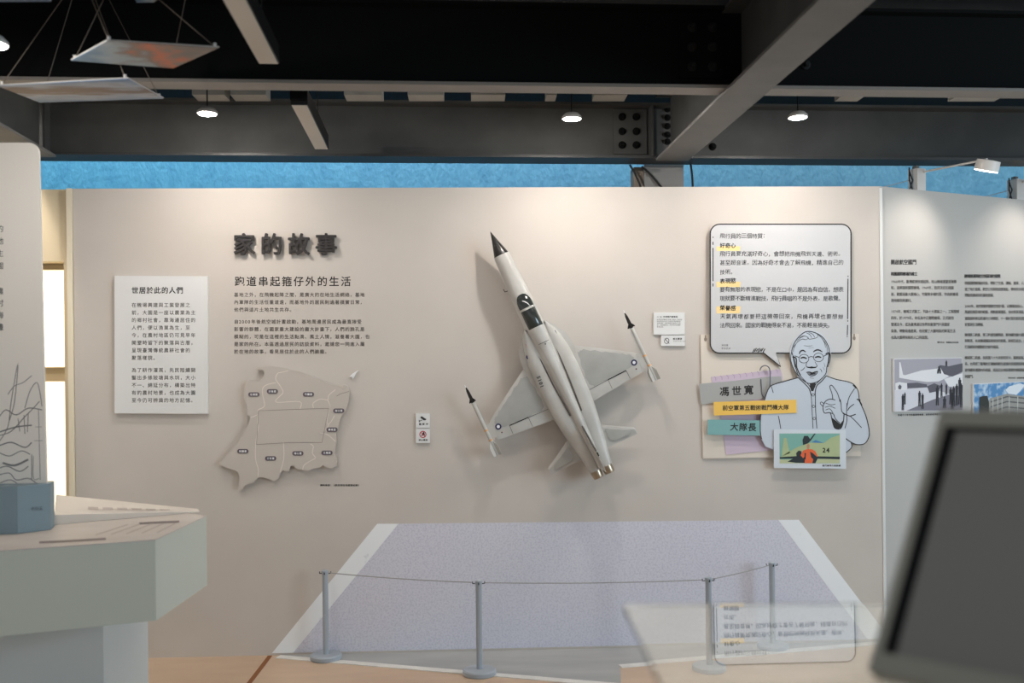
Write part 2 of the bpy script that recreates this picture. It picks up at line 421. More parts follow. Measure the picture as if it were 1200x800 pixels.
# column behind the partition
r = thing('steel_column', 'grey steel column rising behind the partition wall to the beam', 'column', BR @ Vector((a.x + .08, yF + .13, 0)))
c0 = by(761, 205, yF + .03).x; c1 = by(808, 205, yF + .03).x
y_c = 0.135
MB().box((c0, y_c, 0.0), (c1, y_c + .014, ZB - .002), BR).obj('flange', M_col, r)
MB().box((.5*(c0+c1) - .006, y_c + .0145, 0), (.5*(c0+c1) + .006, y_c + .20, ZB - .002), BR).obj('web', M_col, r)
MB().box((c0, y_c + .2005, 0), (c1, y_c + .2145, ZB - .002), BR).obj('flange', M_col, r)
r = thing('duct_casing', 'narrow beige casing standing left of the grey column above the partition', 'casing', BR @ Vector((c0 - .06, .25, 0)))
q0 = by(743, 205, .2).x; q1 = by(757, 205, .2).x
MB().box((q0, .2, 0), (q1, .3, ZB - .003), BR).obj('casing_body', mat('beige_casing', (150, 136, 122), .7), r)
MB().box((q1 + .001, .205, 0), (c0 - .006, .23, ZB - .003), BR).obj('casing_edge', M_steel_dark, r)
for pts, lab in (([(738, 193), (744, 203), (749, 214), (753, 226)], 'black cable hanging in front of the beige casing beside the column'), ([(752, 195), (764, 206), (775, 219), (783, 228)], 'black cable crossing the foot of the grey column'), ([(809, 190), (811, 205), (812, 224)], 'thin black cable down the right edge of the column')):
    P3 = Plane(BR @ Vector((0, .122, 0)), BR @ Vector((0, -1, 0)))
    mb = MB().tube([P3(x, y) for x, y in smooth_line(pts)], .006, 6)
    tag(mb.obj('cable', mat('black_cable', (14, 14, 14), .6)), lab, 'cable', 'cables by the column')
# ---------------------------------------------------------------- linear lamps
def lin_lamp(px0, px1, pyf, pyn, label, bracket):
    f0 = bz(px0, pyf, ZB); f1 = bz(px1, pyf, ZB); nn = bz(px1, pyn, ZB)
    xa, xb, yf_, yn_ = f0.x, f1.x, f0.y, max(nn.y, -6.5)
    r = thing('linear_lamp', label, 'ceiling lamp', BR @ Vector((.5*(xa+xb), .5*(yf_+yn_), ZB)), 'linear lamps')
    MB().box((xa, yn_, ZB + .003), (xb, yf_, ZB + .075), BR).obj('housing', M_lampblack, r)
    MB().box((xa + .004, yn_ + .004, ZB), (xb - .004, yf_ - .004, ZB + .0028), BR).obj('diffuser', M_lin, r)['label'] = 'pale unlit diffuser'
    for yy in (yf_ - .15, max(yn_ + .1, yf_ - 1.4)):
        MB().tube([BR @ Vector((.5*(xa+xb), yy, z)) for z in (ZB + .074, 3.085)], .003, 6).obj('hanger', M_lampblack, r)
    if bracket: MB().box((xa, yn_ - .02, ZB + .02), (xb, yn_ - .001, ZB + .14), BR).obj('end_bracket', M_steel_dark, r)
lin_lamp(303, 327, 75, -300, 'long linear ceiling lamp running off the top edge of the picture', False)
lin_lamp(368.5, 385, 175, 124, 'short linear ceiling lamp between the two black cross beams', True)
# ---------------------------------------------------------------- pendant lamps
def pendant(label, loc):
    r = thing('pendant_lamp', label, 'pendant lamp', loc, 'small disc pendant lamps')
    MB().lathe([(.012, .03), (.034, .027), (.048, .012), (.049, .002), (.047, 0.0)]).obj('shade', M_lampbody, r, True)
    MB().lathe([(.041, -.0005), (.040, -.002)]).obj('diffuser', M_lampwhite, r, True)
    MB().tube([(0, 0, .03), (0, 0, 3.085 - loc[2])], .0035, 8).obj('rod', M_lampblack, r, True)
    return r
def lamp_light(q):
    l = bpy.data.lights.new('pendant_lamp_light', 'POINT'); l.energy = 7.0; l.color = (1.0, .94, .87); l.shadow_soft_size = .008
    o = bpy.data.objects.new('pendant_lamp_light', l); C.objects.link(o); o.location = q + Vector((0, 0, -.013))
yl = -0.55
lp = Plane((0, yl, 0), (0, -1, 0))
p0 = lp(670, 139.5)
pend = pendant('lit disc pendant lamp above the nose of the model jet', p0); lamp_light(p0)
for (x, y, lab, dy) in ((243, 133.5, 'lit disc pendant lamp above the large black heading', 0), (935, 138, 'lit disc pendant lamp right of the slanting steel beam', 0), (-9, 53, 'lit disc pendant lamp cut by the left edge above the hanging pictures', -1.6), (-30, 130, 'added disc pendant lamp beyond the left edge, brightening the left wall', 0)):  # the last lamp is unseen, added to brighten the left wall
    q = Plane((0, yl + dy, 0), (0, -1, 0))(x, y); q.z = min(q.z, 2.93)
    n_ = dup(pend, q, lab); lamp_light(q)
# ---------------------------------------------------------------- arm lamps on the right wall
def arm_lamp(px, reach, label, z):
    b = RIGHT(px, 215); b.z = z
    r = thing('arm_lamp', label, 'arm lamp', b, 'arm lamps on the right wall')
    B = Matrix.Translation(Vector((b.x, b.y, z))) @ Matrix.Rotation(phi, 4, 'Z')
    MB().box((-.03, .002, .0), (.035, .07, .125), B).obj('clamp_block', M_lampbody, r)
    MB().box((-.018, .02, .125), (.005, .05, .143), B).obj('top_knob', mat('grey_knob', (120, 118, 116), .4), r)
    hd = B @ Vector((.02, -reach, .055)); st = B @ Vector((.02, .0, .105))
    MB().tube([st, B @ Vector((.03, -.03, .108)), hd + Vector((0, 0, .038))], .006, 8).obj('arm', M_lampbody, r)
    dirv = (B.to_3x3() @ Vector((-.05, .32, -1))).normalized()
    M = Matrix.Translation(hd) @ dirv.to_track_quat('Z', 'Y').to_matrix().to_4x4()
    h = MB().lathe([(.03, -.035), (.058, -.032), (.061, 0), (.061, .022)], M).obj('lamp_head', M_lampbody, r)
    MB().lathe([(.058, .0225), (.058, .026), (.03, .028)], M).obj('diffuser', M_armglow, h)
    sl = bpy.data.lights.new('arm_lamp_light', 'SPOT'); sl.energy = ARM; sl.color = (1.0, .89, .80); sl.spot_size = math.radians(80); sl.spot_blend = 1.0; sl.shadow_soft_size = .02
    so = bpy.data.objects.new('arm_lamp_light', sl); C.objects.link(so); so.location = hd + dirv*.05
    so.rotation_euler = (B.to_3x3() @ Vector((-.12, .42, -.36))).to_track_quat('-Z', 'Y').to_euler()
    k = MB()
    for sx in (-1, 1):
        k.tube([B @ Vector((-.05 + sx*.012, .03, .0)), B @ Vector((-.05 - sx*.012, .03, .06)), B @ Vector((-.062, .03, .12 + sx*.01))], .004, 6)
    k.obj('clip', M_lampblack, r)
    MB().tube([B @ Vector((-.05, .035, .06)), B @ Vector((-.2, .05, .02)), B @ Vector((-.27, .055, .004))], .0022, 6).obj('cord', M_rope, r)
    return r
arm_lamp(1080, .42, 'white clamp lamp with an arm on top of the right wall, nearer the corner', WALL_TOP)
arm_lamp(1196, .42, 'white clamp lamp on the right wall at the edge of the picture', WALL_TOP)

# ================================================================== WALL TEXT AND PANELS
def prt(parent, plane, x, y, body, size, pitch, lp=0, off=.0012, m=None, **k):
    mb = MB(); text(mb, plane, x, y, body, size, pitch, lp, off, **k)
    return mb.obj('printed_text', m or M_ink, parent)
# raised heading, one thing per character
for i, (ch, wd) in enumerate(zip('家的故事', ('first', 'second', 'third', 'fourth'))):
    cx = 287.2 + 31.9*i; cy = 286.6
    vs0, fs0 = glyph(ch)
    vs, fs = thicken(vs0, fs0, .023); v2, f2 = thicken(vs0, fs0, .010); v2 = [q + Vector((0, 0, 1.3e-4)) for q in v2]; fs = fs + [tuple(i + len(vs) for i in f) for f in f2]; vs = vs + v2
    me = bpy.data.meshes.new('g'); sz = 26.5
    me.from_pydata([tuple(WALL(cx + (q.x - .5)*sz, cy - (q.y - .38)*sz, .012 + q.z*8)) for q in vs], [], fs)
    bm = bmesh.new(); bm.from_mesh(me)
    ret = bmesh.ops.extrude_face_region(bm, geom=bm.faces[:])
    bmesh.ops.translate(bm, verts=[g for g in ret['geom'] if isinstance(g, bmesh.types.BMVert)], vec=(0, -.013, 0))
    bmesh.ops.recalc_face_normals(bm, faces=bm.faces)
    bm.to_mesh(me); bm.free(); me.materials.append(mat('charcoal_letter', (46, 42, 42), .5))
    o = bpy.data.objects.new('raised_character', me); C.objects.link(o)
    tag(o, 'dark grey raised character %s, %s of the four in the large heading' % (ch, wd), 'raised letter', 'heading characters')
prt(wc, WALL, 274, 329.6, '跑道串起箍仔外的生活', 12.2, 13.83, bold=.012, m=M_ink)
prt(wc, WALL, 274, 345.2, '基地之外，在飛機起降之間，是廣大的在地生活網絡，基地\n內軍隊的生活任重道遠，而基地外的居民則過著樸實日常，\n他們與這片土地共生共存。', 5.4, 5.91, 8.75, bold=.008, m=M_ink_soft)
prt(wc, WALL, 274, 376.8, '自2000年後航空城計畫啟動，基地周邊居民成為最直接受\n影響的群體，在國家重大建設的龐大計畫下，人們的臉孔是\n模糊的，可是在這裡的生活點滴、風土人情，滋養著大園，也\n是家的所在。本區透過居民的訪談資料，邀請您一同進入屬\n於在地的故事，看見居住於此的人們臉龐。', 5.4, 5.91, 8.75, bold=.008, m=M_ink_soft)
prt(wc, WALL, 375, 568.3, '資料來源：《航空城在地產業紀錄》', 2.7, 2.95, bold=.02, m=M_ink)
# white text panel
r = thing('text_panel', 'tall white text panel on the wall, left of the large heading', 'text panel', WALL(190, 484, .012))
MB().slab(WALL, [(136, 323.5), (244.5, 324), (244.5, 484.5), (136, 484)], .001, .022).obj('panel_body', M_white_board, r)
prt(r, WALL, 155.5, 340.4, '世居於此的人們', 8.2, 8.7, off=.0226, bold=.022, m=M_ink)
prt(r, WALL, 155.5, 357.6, '在機場興建與工業發展之\n前，大園是一座以農業為主\n的鄉村社會，靠海邊居住的\n人們，便以漁業為生，至\n今，在農村地區仍可見早年\n開墾時留下的聚落與古厝，\n呈現臺灣傳統農耕社會的\n聚落樣貌。', 5.6, 6.28, 8.8, off=.0226, bold=.006, m=M_ink_soft)
prt(r, WALL, 155.5, 433.5, '為了耕作灌溉，先民陸續開\n鑿出多條陂塘與水圳，大小\n不一、綿延分布，構築出特\n有的農村地景，也成為大園\n至今仍可辨識的地方記憶。', 5.6, 6.28, 8.8, off=.0226, bold=.006, m=M_ink_soft)
# relief map
Z = lambda pts: [(250 + x/4.445, 410 + y/4.445) for x, y in pts]
outline = [(232,90),(300,85),(380,95),(410,105),(450,110),(520,140),(590,168),(640,190),(675,205),(680,180),(700,185),(712,215),(705,270),(690,315),(665,350),(655,390),(650,420),(640,440),(645,480),(632,540),(648,570),(645,600),(620,615),(590,610),(575,597),(560,610),(530,612),(500,627),(460,622),(435,615),(425,600),(405,603),(398,630),(365,625),(352,640),(345,665),(320,680),(290,668),(262,658),(235,665),(215,688),(185,695),(165,705),(160,720),(140,725),(135,700),(148,660),(128,628),(90,615),(65,608),(40,590),(50,570),(80,545),(85,522),(115,505),(135,480),(155,455),(150,445),(185,395),(198,350),(175,328),(185,300),(170,260),(168,200),(195,155),(250,165),(265,140),(272,115),(255,100)]
r = thing('relief_map', 'raised beige district map below the long text on the wall', 'map', WALL(330, 545, .01))
MB().slab(WALL, Z(outline), .008, .026).obj('map_board', mat('map_beige', (198, 189, 180), .75), r)
mb = MB()
for pts in ([(340,120),(330,150),(355,190),(368,220),(345,245),(330,262),(345,272),(455,268),(456,305)], [(395,108),(350,118),(340,120)], [(330,170),(290,178),(265,195),(262,230),(272,290),(240,310),(235,335),(200,350)], [(525,300),(525,275),(560,255),(600,258),(605,235),(640,205)],
            [(240,315),(235,370),(240,400),(228,470),(225,560),(240,620),(237,655)], [(370,478),(372,560),(352,635)], [(510,488),(525,500),(520,535),(535,560),(500,580),(475,600),(470,622)], [(560,430),(600,440),(640,475)], [(608,300),(595,375),(612,378),(635,340)], [(600,260),(612,290),(606,303)], [(605,380),(590,430)]):
    stroke(mb, WALL, Z(pts), .95, .0266)
mb.obj('boundary_line', mat('map_line', (224, 214, 204), .7), r)
mb = MB()
for pts in ([(240,315),(520,305),(605,303)], [(230,490),(400,480),(570,480)], [(605,303),(570,478)], [(240,315),(238,380),(230,490)], [(645,240),(665,228),(710,215)]): stroke(mb, WALL, Z(pts), .6, .0268, smooth=False)
mb.obj('airfield_line', mat('map_dark_line', (150, 140, 134), .7), r)
for (x, y), t in zip([(217,231),(313,215),(500,230),(657,315),(622,413),(160,525),(304,562),(445,536),(596,533)], ('北港里','沙崙里','竹圍里','海口里','菓林里','圳頭里','三石里','埔心里','五權里')):
    (px, py), = Z([(x, y)])
    n_ = MB().slab(WALL, round_rect(px - 6.5, py - 2.6, px + 6.5, py + 2.6, 2.5), .0262, .0285).obj('name_tag', mat('tag_mauve', (98, 88, 96), .6), r)
    prt(n_, WALL, px - 4.6, py, t, 2.7, 3.05, off=.029, bold=.03, m=M_white)
# little white aircraft by the map
mb = MB()
mb.slab(WALL, [(409.5, 441.5), (413.5, 437.5), (421, 433), (417.5, 437), (413.8, 444.6), (412.6, 441.4)], .006, .012)
tag(mb.obj('paper_plane', M_white), 'tiny white plane above the right edge of the district map', 'paper plane')
# small notices
def notice(label, x0, y0, x1, y1, cat='notice', t=.012):
    r = thing('notice_plate', label, cat, WALL(.5*(x0+x1), y1, .006))
    MB().slab(WALL, [(x0, y0), (x1, y0), (x1, y1), (x0, y1)], .001, t).obj('plate', M_white_board, r)
    return r
r = notice('small white surveillance camera notice left of the model jet', 487.6, 484.2, 503.8, 501.0)
mb = MB(); P = lambda pts: [(480 + x/14.54, 475 + y/14.54) for x, y in pts]
flat(mb, WALL, P([(190,185),(215,185),(290,232),(268,250),(240,248),(188,210)]), .0126); flat(mb, WALL, P([(160,245),(172,245),(172,258),(215,240),(218,250),(175,268),(172,280),(162,280)]), .0126)
mb.obj('camera_symbol', M_ink, r); prt(r, WALL, 490.5, 496.6, '錄影中', 2.6, 4.0, off=.0126, bold=.03)
r = notice('small white no entry notice with a red ring, under the surveillance camera notice', 487.6, 502.0, 503.8, 518.6)
mb = MB(); stroke(mb, WALL, ellipse(495.7, 508.7, 3.6, 3.6, 24), 1.0, .0126, smooth=False, closed=True); stroke(mb, WALL, [(493.2, 506.2), (498.2, 511.2)], .8, .0127, smooth=False); mb.obj('red_ring', M_red, r)
mb = MB(); flat(mb, WALL, [(495.8,506.2),(497.3,505.4),(497.6,508.2),(498.4,509.6),(497.4,509.8),(496.4,508.6),(494.6,510.8),(493.8,510.4)], .0125); mb.obj('figure_symbol', M_ink, r)
prt(r, WALL, 490.6, 515.2, '禁止攀爬', 2.3, 2.7, off=.0126, bold=.03)
r = notice('white caption card with fine print, right of the model jet', 765.6, 366.2, 802, 392)
prt(r, WALL, 769.2, 371.2, '1/10 空軍戰鬥機模型', 2.2, 2.45, off=.0126, bold=.02)
prt(r, WALL, 769.2, 374.6, '此模型依實機比例縮小製作，展示國\n軍防衛領空的主力戰機外觀樣貌與\n塗裝細節，由在地製作團隊手工完\n成，並捐贈展出，供民眾近距離觀\n賞與認識。', 1.7, 1.85, 2.1, off=.0126, m=M_ink_soft)
r = notice('smaller white card with a hand symbol, just below the caption card', 774.4, 393, 802, 405.2)
mb = MB()
for pts in ([(779,402),(778,399.5),(779.4,397.5),(781,396.2),(783,397.5),(783.2,400),(781.6,402.4),(779,402)], [(778.4,396.6),(783.8,402.6)], [(780.2,398.6),(782,400.6)]): stroke(mb, WALL, pts, .7, .0126)
mb.obj('hand_symbol', M_ink_soft, r); prt(r, WALL, 788, 397, '請勿觸摸', 2.4, 2.7, off=.0126, bold=.02); prt(r, WALL, 788.4, 399.8, 'PLEASE DO NOT TOUCH', 1.3, 1.25, off=.0126, m=M_ink_soft)

# ================================================================== PILOT DISPLAY
r = thing('backing_board', 'cream backing board behind the speech bubble and the drawn man', 'board', WALL(914, 537, .006))
MB().slab(WALL, [(820.5, 392), (1005.8, 391), (1007.8, 534), (823.4, 536.8)], .001, .010).obj('board_sheet', mat('cream_board', (222, 211, 198), .7), r)
for x, y in ((826.2, 397.6), (1000.2, 396.2)):
    mb = MB()
    flat(mb, WALL, ellipse(x, y, 1.7, 2.4), .0104); flat(mb, WALL, [(x - .8, y - 5), (x + .8, y - 5), (x + .8, y), (x - .8, y)], .0105)
    mb.obj('keyhole_slot', mat('slot_brown', (150, 135, 122), .7), r)
r = thing('notepad_sheet', 'lilac ring-bound sheet behind the grey name strip', 'sheet', WALL(880, 531, .011))
MB().slab(WALL, [(832.5, 441.5), (914, 432.5), (916.5, 442), (915, 455), (925, 525), (850, 532.5), (846, 500)], .0112, .0126).obj('sheet', mat('lilac_paper', (206, 188, 204), .7), r)
mb = MB()
for k in range(11):
    x = 836 + k*7.2; y = 443.6 - k*.84
    stroke(mb, WALL, [(x, y - 2.6), (x + 1.9, y - 1), (x + 2.2, y + 2.2)], .7, .0131)
mb.obj('punched_edge', mat('lilac_dark', (182, 158, 182), .7), r)
# speech bubble with tail
r = thing('speech_bubble_board', 'large white speech bubble board covered in handwriting', 'speech bubble', WALL(912, 414, .02))
bub = round_rect(831, 263.5, 995.2, 413.8, 11)
i0 = next(i for i, p in enumerate(bub) if p[1] > 413.7 and p[0] < 990) # start of the bottom edge
tail = [(907.8, 413.8), (913.2, 429.6), (893.6, 413.8)]
br = [k for k, p in enumerate(bub)]
idx = 7 + 7 + 7                                 # tl, tr, br arcs done
full = bub[:idx] + tail + bub[idx:]
MB().slab(WALL, full, .0135, .026).obj('bubble_board', M_bubble, r)
mb = MB(); stroke(mb, WALL, full, 1.5, .0265, smooth=False, closed=True)
mb.obj('black_outline', M_ink, r)
for grp_ in ([[(834.2, 291), (834.2, 330)], [(834.2, 284), (834.2, 287.6)], [(834.2, 332.6), (834.2, 336)], [(834.2, 278), (834.2, 279.4)]], [[(991.6, 327), (991.2, 374)], [(991.2, 381), (990.8, 393)], [(991.4, 375.5), (991.4, 377)], [(991.7, 323.5), (991.7, 325)], [(990.7, 393.8), (990.7, 395)]],
             [[(880.5 + k*2.0, 413 - (k % 3)*.6), (882.8 + k*2.0, 408.6 - (k % 2)*.8)] for k in range(7)]):
    mb = MB()
    for pts in grp_: stroke(mb, WALL, pts, 1.1, .0266, smooth=False)
    mb.obj('ink_accent', M_ink, r)
for (x0, y0, x1, y1) in ((838.2, 288.8, 866, 294.6), (838, 330.2, 866.4, 336.8), (838, 358.8, 866.4, 367.4)):
    mb = MB(); flat(mb, WALL, [(x0, y0 + .6), (x0 + 10, y0), (x1, y0 + .3), (x1 - .5, y1), (x0 + 8, y1 - .2), (x0 + .4, y1 + .2)], .0263); mb.obj('highlighter_mark', mat('highlighter', (244, 214, 150), .7), r)
hw = dict(off=.0267, slant=.04, jitter=.06, m=mat('pen_ink', (52, 50, 52), .7))
for y, t, b in ((277, '飛行員的三個特質：', .004), (288, '好奇心', .02), (298, '飛行員要充滿好奇心，會想把飛機飛到天邊、術術。', .004), (308.3, '甚至超音速，因為好奇才會去了解飛機，精進自己的', .004), (319, '技術。', .004), (329.6, '表現慾', .02), (339.5, '要有無限的表現慾，不是在口中，是因為有自信，想表', .004), (350, '現就要不斷精進戰技，飛行員唱的不是外表，是歌聲。', .004), (361, '榮譽感', .02), (371, '天氣再壞都要把這機帶回來，飛機再壞也要想辦', .004), (381.2, '法飛回來。國家的戰機得來不易，不能輕易損失。', .004)):
    n = len(t); p = 6.28
    if n > 20: p = (986.5 - 842) / n if y != 381.2 else (974 - 842) / n
    prt(r, WALL, 842, y, t, 6.4, p, bold=b, **hw)
prt(r, WALL, 844, 404.6, '掃我看\n影音訪談', 2.5, 2.7, 3.6, off=.0267, m=M_ink_soft)
# strips
def strip(label, pts, m, back, front, txt, x, y, size, pitch, rot, bold=.02):
    r = thing('name_strip', label, 'paper strip', WALL(pts[0][0], pts[2][1], front))
    MB().slab(WALL, pts, back, front).obj('strip', m, r)
    prt(r, WALL, x, y, txt, size, pitch, off=front + .0005, rot=rot, bold=bold, slant=.05, jitter=.04)
    return r
r = strip('grey torn paper strip held by the paper clip', [(818.5, 449.6), (860, 446), (896, 441.6), (914.5, 440.6), (915.5, 452), (894, 467), (860, 469.5), (840, 472), (821, 473.4)], mat('strip_grey', (172, 172, 170), .7), .0137, .0152, '馮世寬', 841, 458.6, 11.4, 14.2, -.05, .028)
r = strip('yellow paper strip below the grey strip', [(834.4, 470.6), (930.8, 468), (931.2, 483.4), (835.2, 486.4)], mat('strip_yellow', (244, 198, 96), .6), .034, .0365, '前空軍第五戰術戰鬥機大隊', 844.6, 477.6, 6.4, 6.45, -.012, .02)
r = strip('teal paper strip below the yellow strip', [(827.8, 491.2), (901.5, 492.4), (901, 510), (827.4, 508.8)], mat('strip_teal', (128, 176, 176), .6), .030, .0325, '大隊長', 853.4, 499.6, 9.8, 10.4, .01, .024)
# paper clip
mb = MB()
mb.tube([WALL(x, y, .0285) for x, y in smooth_line([(888.8, 434), (890.5, 430.2), (894.5, 428.2), (898.6, 429.8), (900.4, 434), (900.8, 444), (900.6, 452.5)], 5)], .0032, 8)
mb.tube([WALL(x, y, .0185) for x, y in smooth_line([(890.6, 444), (891.4, 455), (892, 462), (894.2, 465.2)], 5)], .0028, 8)
tag(mb.obj('paper_clip', mat('clip_grey', (112, 114, 122), .4, metal=.3)), 'large grey paper clip over the grey paper strip', 'paper clip')
# drawn man, a flat cut-out
h6 = lambda pts: [(890 + x/8, 375 + y/8) for x, y in pts]
h7 = lambda pts: [(890 + x/8, 460 + y/8) for x, y in pts]
head = h6([(300,345),(285,290),(310,215),(350,160),(400,118),(450,108),(520,128),(580,170),(622,238),(636,300),(633,360),(612,440),(602,500),(560,550),(510,582),(440,592),(390,562),(348,520),(318,440)])
body = h6([(345,538),(230,570),(110,605),(70,640),(45,700),(20,790)]) + [(889.4, 486), (889, 505), (890.6, 514), (895, 522.5), (903.8, 526), (925, 528), (988.8, 530)] + h7([(840,510),(840,462),(880,480),(960,475),(1000,420),(1006,350),(980,230),(940,130),(905,60)]) + h6([(915,745),(910,700),(898,650),(860,600),(800,575),(700,555),(605,522)])
r = thing('portrait_cutout', 'drawn cut-out of a man with glasses pointing one finger up', 'cutout', WALL(950, 528, .03))
pale = mat('cutout_pale_blue', (198, 206, 216), .6)
sil = smooth_line(h6([(345,538),(300,440),(270,350),(275,270),(300,200),(345,150),(395,108),(450,98),(525,116),(588,160),(632,230),(648,300),(645,365),(622,445),(612,520)]), 3)
MB().slab(WALL, sil + body[::-1][:-1], .0275, .033).obj('cutout_board', pale, r)
mb = MB(); O = .0334
stroke(mb, WALL, head, 1.0, O, closed=False); stroke(mb, WALL, h6([(300,345),(318,440)]), 1.6, O)
stroke(mb, WALL, h6([(283,300),(275,370),(300,450),(345,525)]), .8, O); stroke(mb, WALL, h6([(290,345),(325,360),(330,440),(365,520)]), 1.5, O)
stroke(mb, WALL, h6([(600,320),(632,310),(625,400)]), 1.4, O); stroke(mb, WALL, h6([(640,310),(645,360),(620,440)]), .8, O)
for pts in ([(310,260),(330,215),(380,180),(420,185),(440,165)], [(350,170),(390,150),(430,160),(450,180),(520,165),(525,140)], [(330,200),(370,165),(410,150)], [(440,115),(480,135),(500,165)], [(520,135),(560,165),(590,215),(600,260)], [(580,190),(610,240),(615,300)], [(300,300),(305,250),(325,225)], [(420,120),(455,140),(470,170)], [(545,150),(575,180)]): stroke(mb, WALL, h6(pts), .7, O, taper=True)
for pts, wd in (([(355,320),(365,295),(390,285),(415,300)], 1.7), ([(485,300),(510,283),(540,282),(570,300)], 1.7), ([(365,358),(395,350),(425,362)], 1.9), ([(500,352),(530,343),(560,352)], 1.9), ([(430,385),(418,425),(440,445),(470,438),(500,446),(520,428),(500,390)], 1.0), ([(425,440),(470,446),(515,440)], 1.6),
        ([(420,490),(450,488),(475,496),(500,487),(528,480)], 1.8), ([(428,496),(460,522),(505,512),(528,484)], 1.1), ([(450,540),(490,545)], .8), ([(365,475),(390,462),(408,440)], .8), ([(545,455),(560,470),(565,490)], .7), ([(395,240),(440,245),(480,240)], .5), ([(440,262),(490,260)], .5), ([(355,385),(380,400),(410,402)], .6), ([(585,400),(595,440)], .7), ([(575,440),(590,470)], .6)): stroke(mb, WALL, h6(pts), wd, O, taper=True)
for cx, cy in ((398, 362), (534, 350)): stroke(mb, WALL, [(890 + (cx + 46*math.cos(a))/8, 375 + (cy + 40*math.sin(a))/8) for a in [2*math.pi*k/18 for k in range(18)]], .7, O, smooth=False, closed=True)
stroke(mb, WALL, h6([(444,350),(465,342),(488,348)]), .8, O); stroke(mb, WALL, h6([(352,350),(310,335)]), .8, O); stroke(mb, WALL, h6([(580,340),(632,315)]), .8, O)
flat(mb, WALL, h6([(435,497),(470,501),(515,492),(500,508),(460,515)]), O + .0002); flat(mb, WALL, h6([(452,590),(505,585),(508,610),(485,665),(465,662),(455,630)]), O + .0002)
flat(mb, WALL, h7([(655,228),(700,262),(735,292),(768,250),(748,325),(715,334),(680,328)]), O + .0002)
for pts, wd in ((body[:9], 1.0), (h6([(345,538),(400,590),(445,640),(465,700)]), 1.1), (h6([(362,520),(410,570),(455,625),(468,665)]), .8), (h6([(608,520),(560,575),(515,620),(500,700)]), 1.1), (h6([(590,520),(545,565),(505,605)]), .8), (h6([(605,522),(700,555),(800,575),(860,600),(898,650),(910,700),(915,745),(940,795)]), 1.0),
        ([(948.2, 461), (949, 475), (949.6, 488), (950.3, 501.5)], .8), ([(953, 461), (953.2, 475), (953.8, 488), (954.8, 501.5)], .9), (h6([(95,620),(112,680)]), .8), (h7([(160,215),(172,275),(182,335)]), .9), (h6([(870,640),(820,720),(800,800)]), .9), (h6([(855,605),(885,640)]), 1.3), (h7([(800,95),(795,190),(798,260),(780,330)]), .9), (h7([(865,105),(825,135),(805,165)]), 1.0), (h7([(880,200),(845,212),(820,215),(760,190)]), 1.2), (h7([(830,218),(880,265),(935,325)]), .9),
        (h7([(905,60),(940,130),(980,230),(1006,350),(1000,420),(960,475),(880,480),(800,435),(780,415)]), 1.1), (h7([(840,462),(842,510),(790,558)]), 1.1), (h7([(890,60),(925,68)]), 1.4),
        (h6([(668,745),(660,690),(640,630),(645,612),(660,612),(690,650),(715,695),(735,765)]), .9), (h7([(735,60),(745,110),(750,170),(775,195)]), .9), (h7([(690,68),(650,58),(610,70),(585,100),(575,140),(590,188),(640,185),(655,225)]), 1.0), (h7([(585,100),(560,85),(550,100),(575,125)]), .8), (h7([(600,95),(650,112),(690,105)]), .7), (h7([(595,135),(640,125),(690,145)]), .7), (h7([(600,160),(640,150),(670,190)]), .7), (h7([(655,225),(670,290),(690,330),(740,332),(765,270),(772,200)]), 1.2), (h7([(640,185),(675,200),(690,240),(735,285)]), .9), (h7([(680,260),(730,290)]), .8)): stroke(mb, WALL, pts, wd, O)
for x, y in ((950.4, 462.4), (951, 475.8), (951.8, 490)): stroke(mb, WALL, ellipse(x, y, 1.5, 1.5, 12), .6, O, smooth=False, closed=True)
mb.obj('line_drawing', M_ink, r)
# colour photo print of the pilot
r = thing('photo_print', 'white bordered photo of a pilot in orange before a green jet', 'photo', WALL(946, 548, .04))
MB().slab(WALL, [(904.2, 502.6), (988, 503.2), (988.2, 548.2), (904.4, 547.4)], .0375, .041).obj('print_border', mat('photo_white', (214, 220, 226), .5), r)
O = .0414
def piece(name, polys, m, off, parent=None, pl=WALL, rr=None):
    mb = MB()
    for p in polys: flat(mb, pl, p, off)
    return mb.obj(name, m, parent)
pic = piece('picture', [h7([(165,378),(727,378),(727,656),(168,656)])], mat('photo_teal', (126, 178, 166), .5), O, r)
piece('aircraft_shape', [h7([(170,600),(300,520),(420,470),(470,462),(580,465),(640,420),(727,390),(727,600),(520,592)]), h7([(185,590),(205,420),(230,420),(262,560)])], mat('photo_green', (176, 188, 142), .5), O + .0004, r)
piece('ground_shape', [h7([(168,620),(727,612),(727,656),(168,656)])], mat('photo_ground', (190, 196, 156), .5), O + .0006, r)
piece('shadow_shape', [h7([(168,598),(330,588),(520,590),(727,594),(727,618),(520,612),(500,655),(400,652),(320,650),(240,640),(290,612),(168,612)]), h7([(320,560),(345,535),(372,545),(365,590),(325,592)]), h7([(380,440),(395,400),(430,400),(450,430),(490,378),(502,380),(460,440),(430,470),(385,485)])], mat('photo_black', (40, 46, 50), .5), O + .0008, r)
piece('flight_suit', [h7([(362,580),(385,535),(425,522),(470,525),(500,545),(522,590),(500,606),(490,580),(470,654),(400,654),(402,590),(385,608)])], mat('photo_orange', (232, 104, 58), .5), O + .001, r)
piece('harness', [h7([(398,560),(412,560),(408,620),(400,620)]), h7([(450,545),(475,560),(520,600),(505,640),(460,600)])], mat('photo_black', (40, 46, 50), .5), O + .0012, r)
piece('face', [h7([(418,485),(432,472),(446,485),(444,512),(432,524),(420,512)])], mat('photo_skin', (196, 140, 112), .5), O + .0012, r)
piece('blue_peak', [h7([(465,462),(500,438),(525,448),(578,466)])], mat('photo_blue', (72, 128, 176), .5), O + .0009, r)
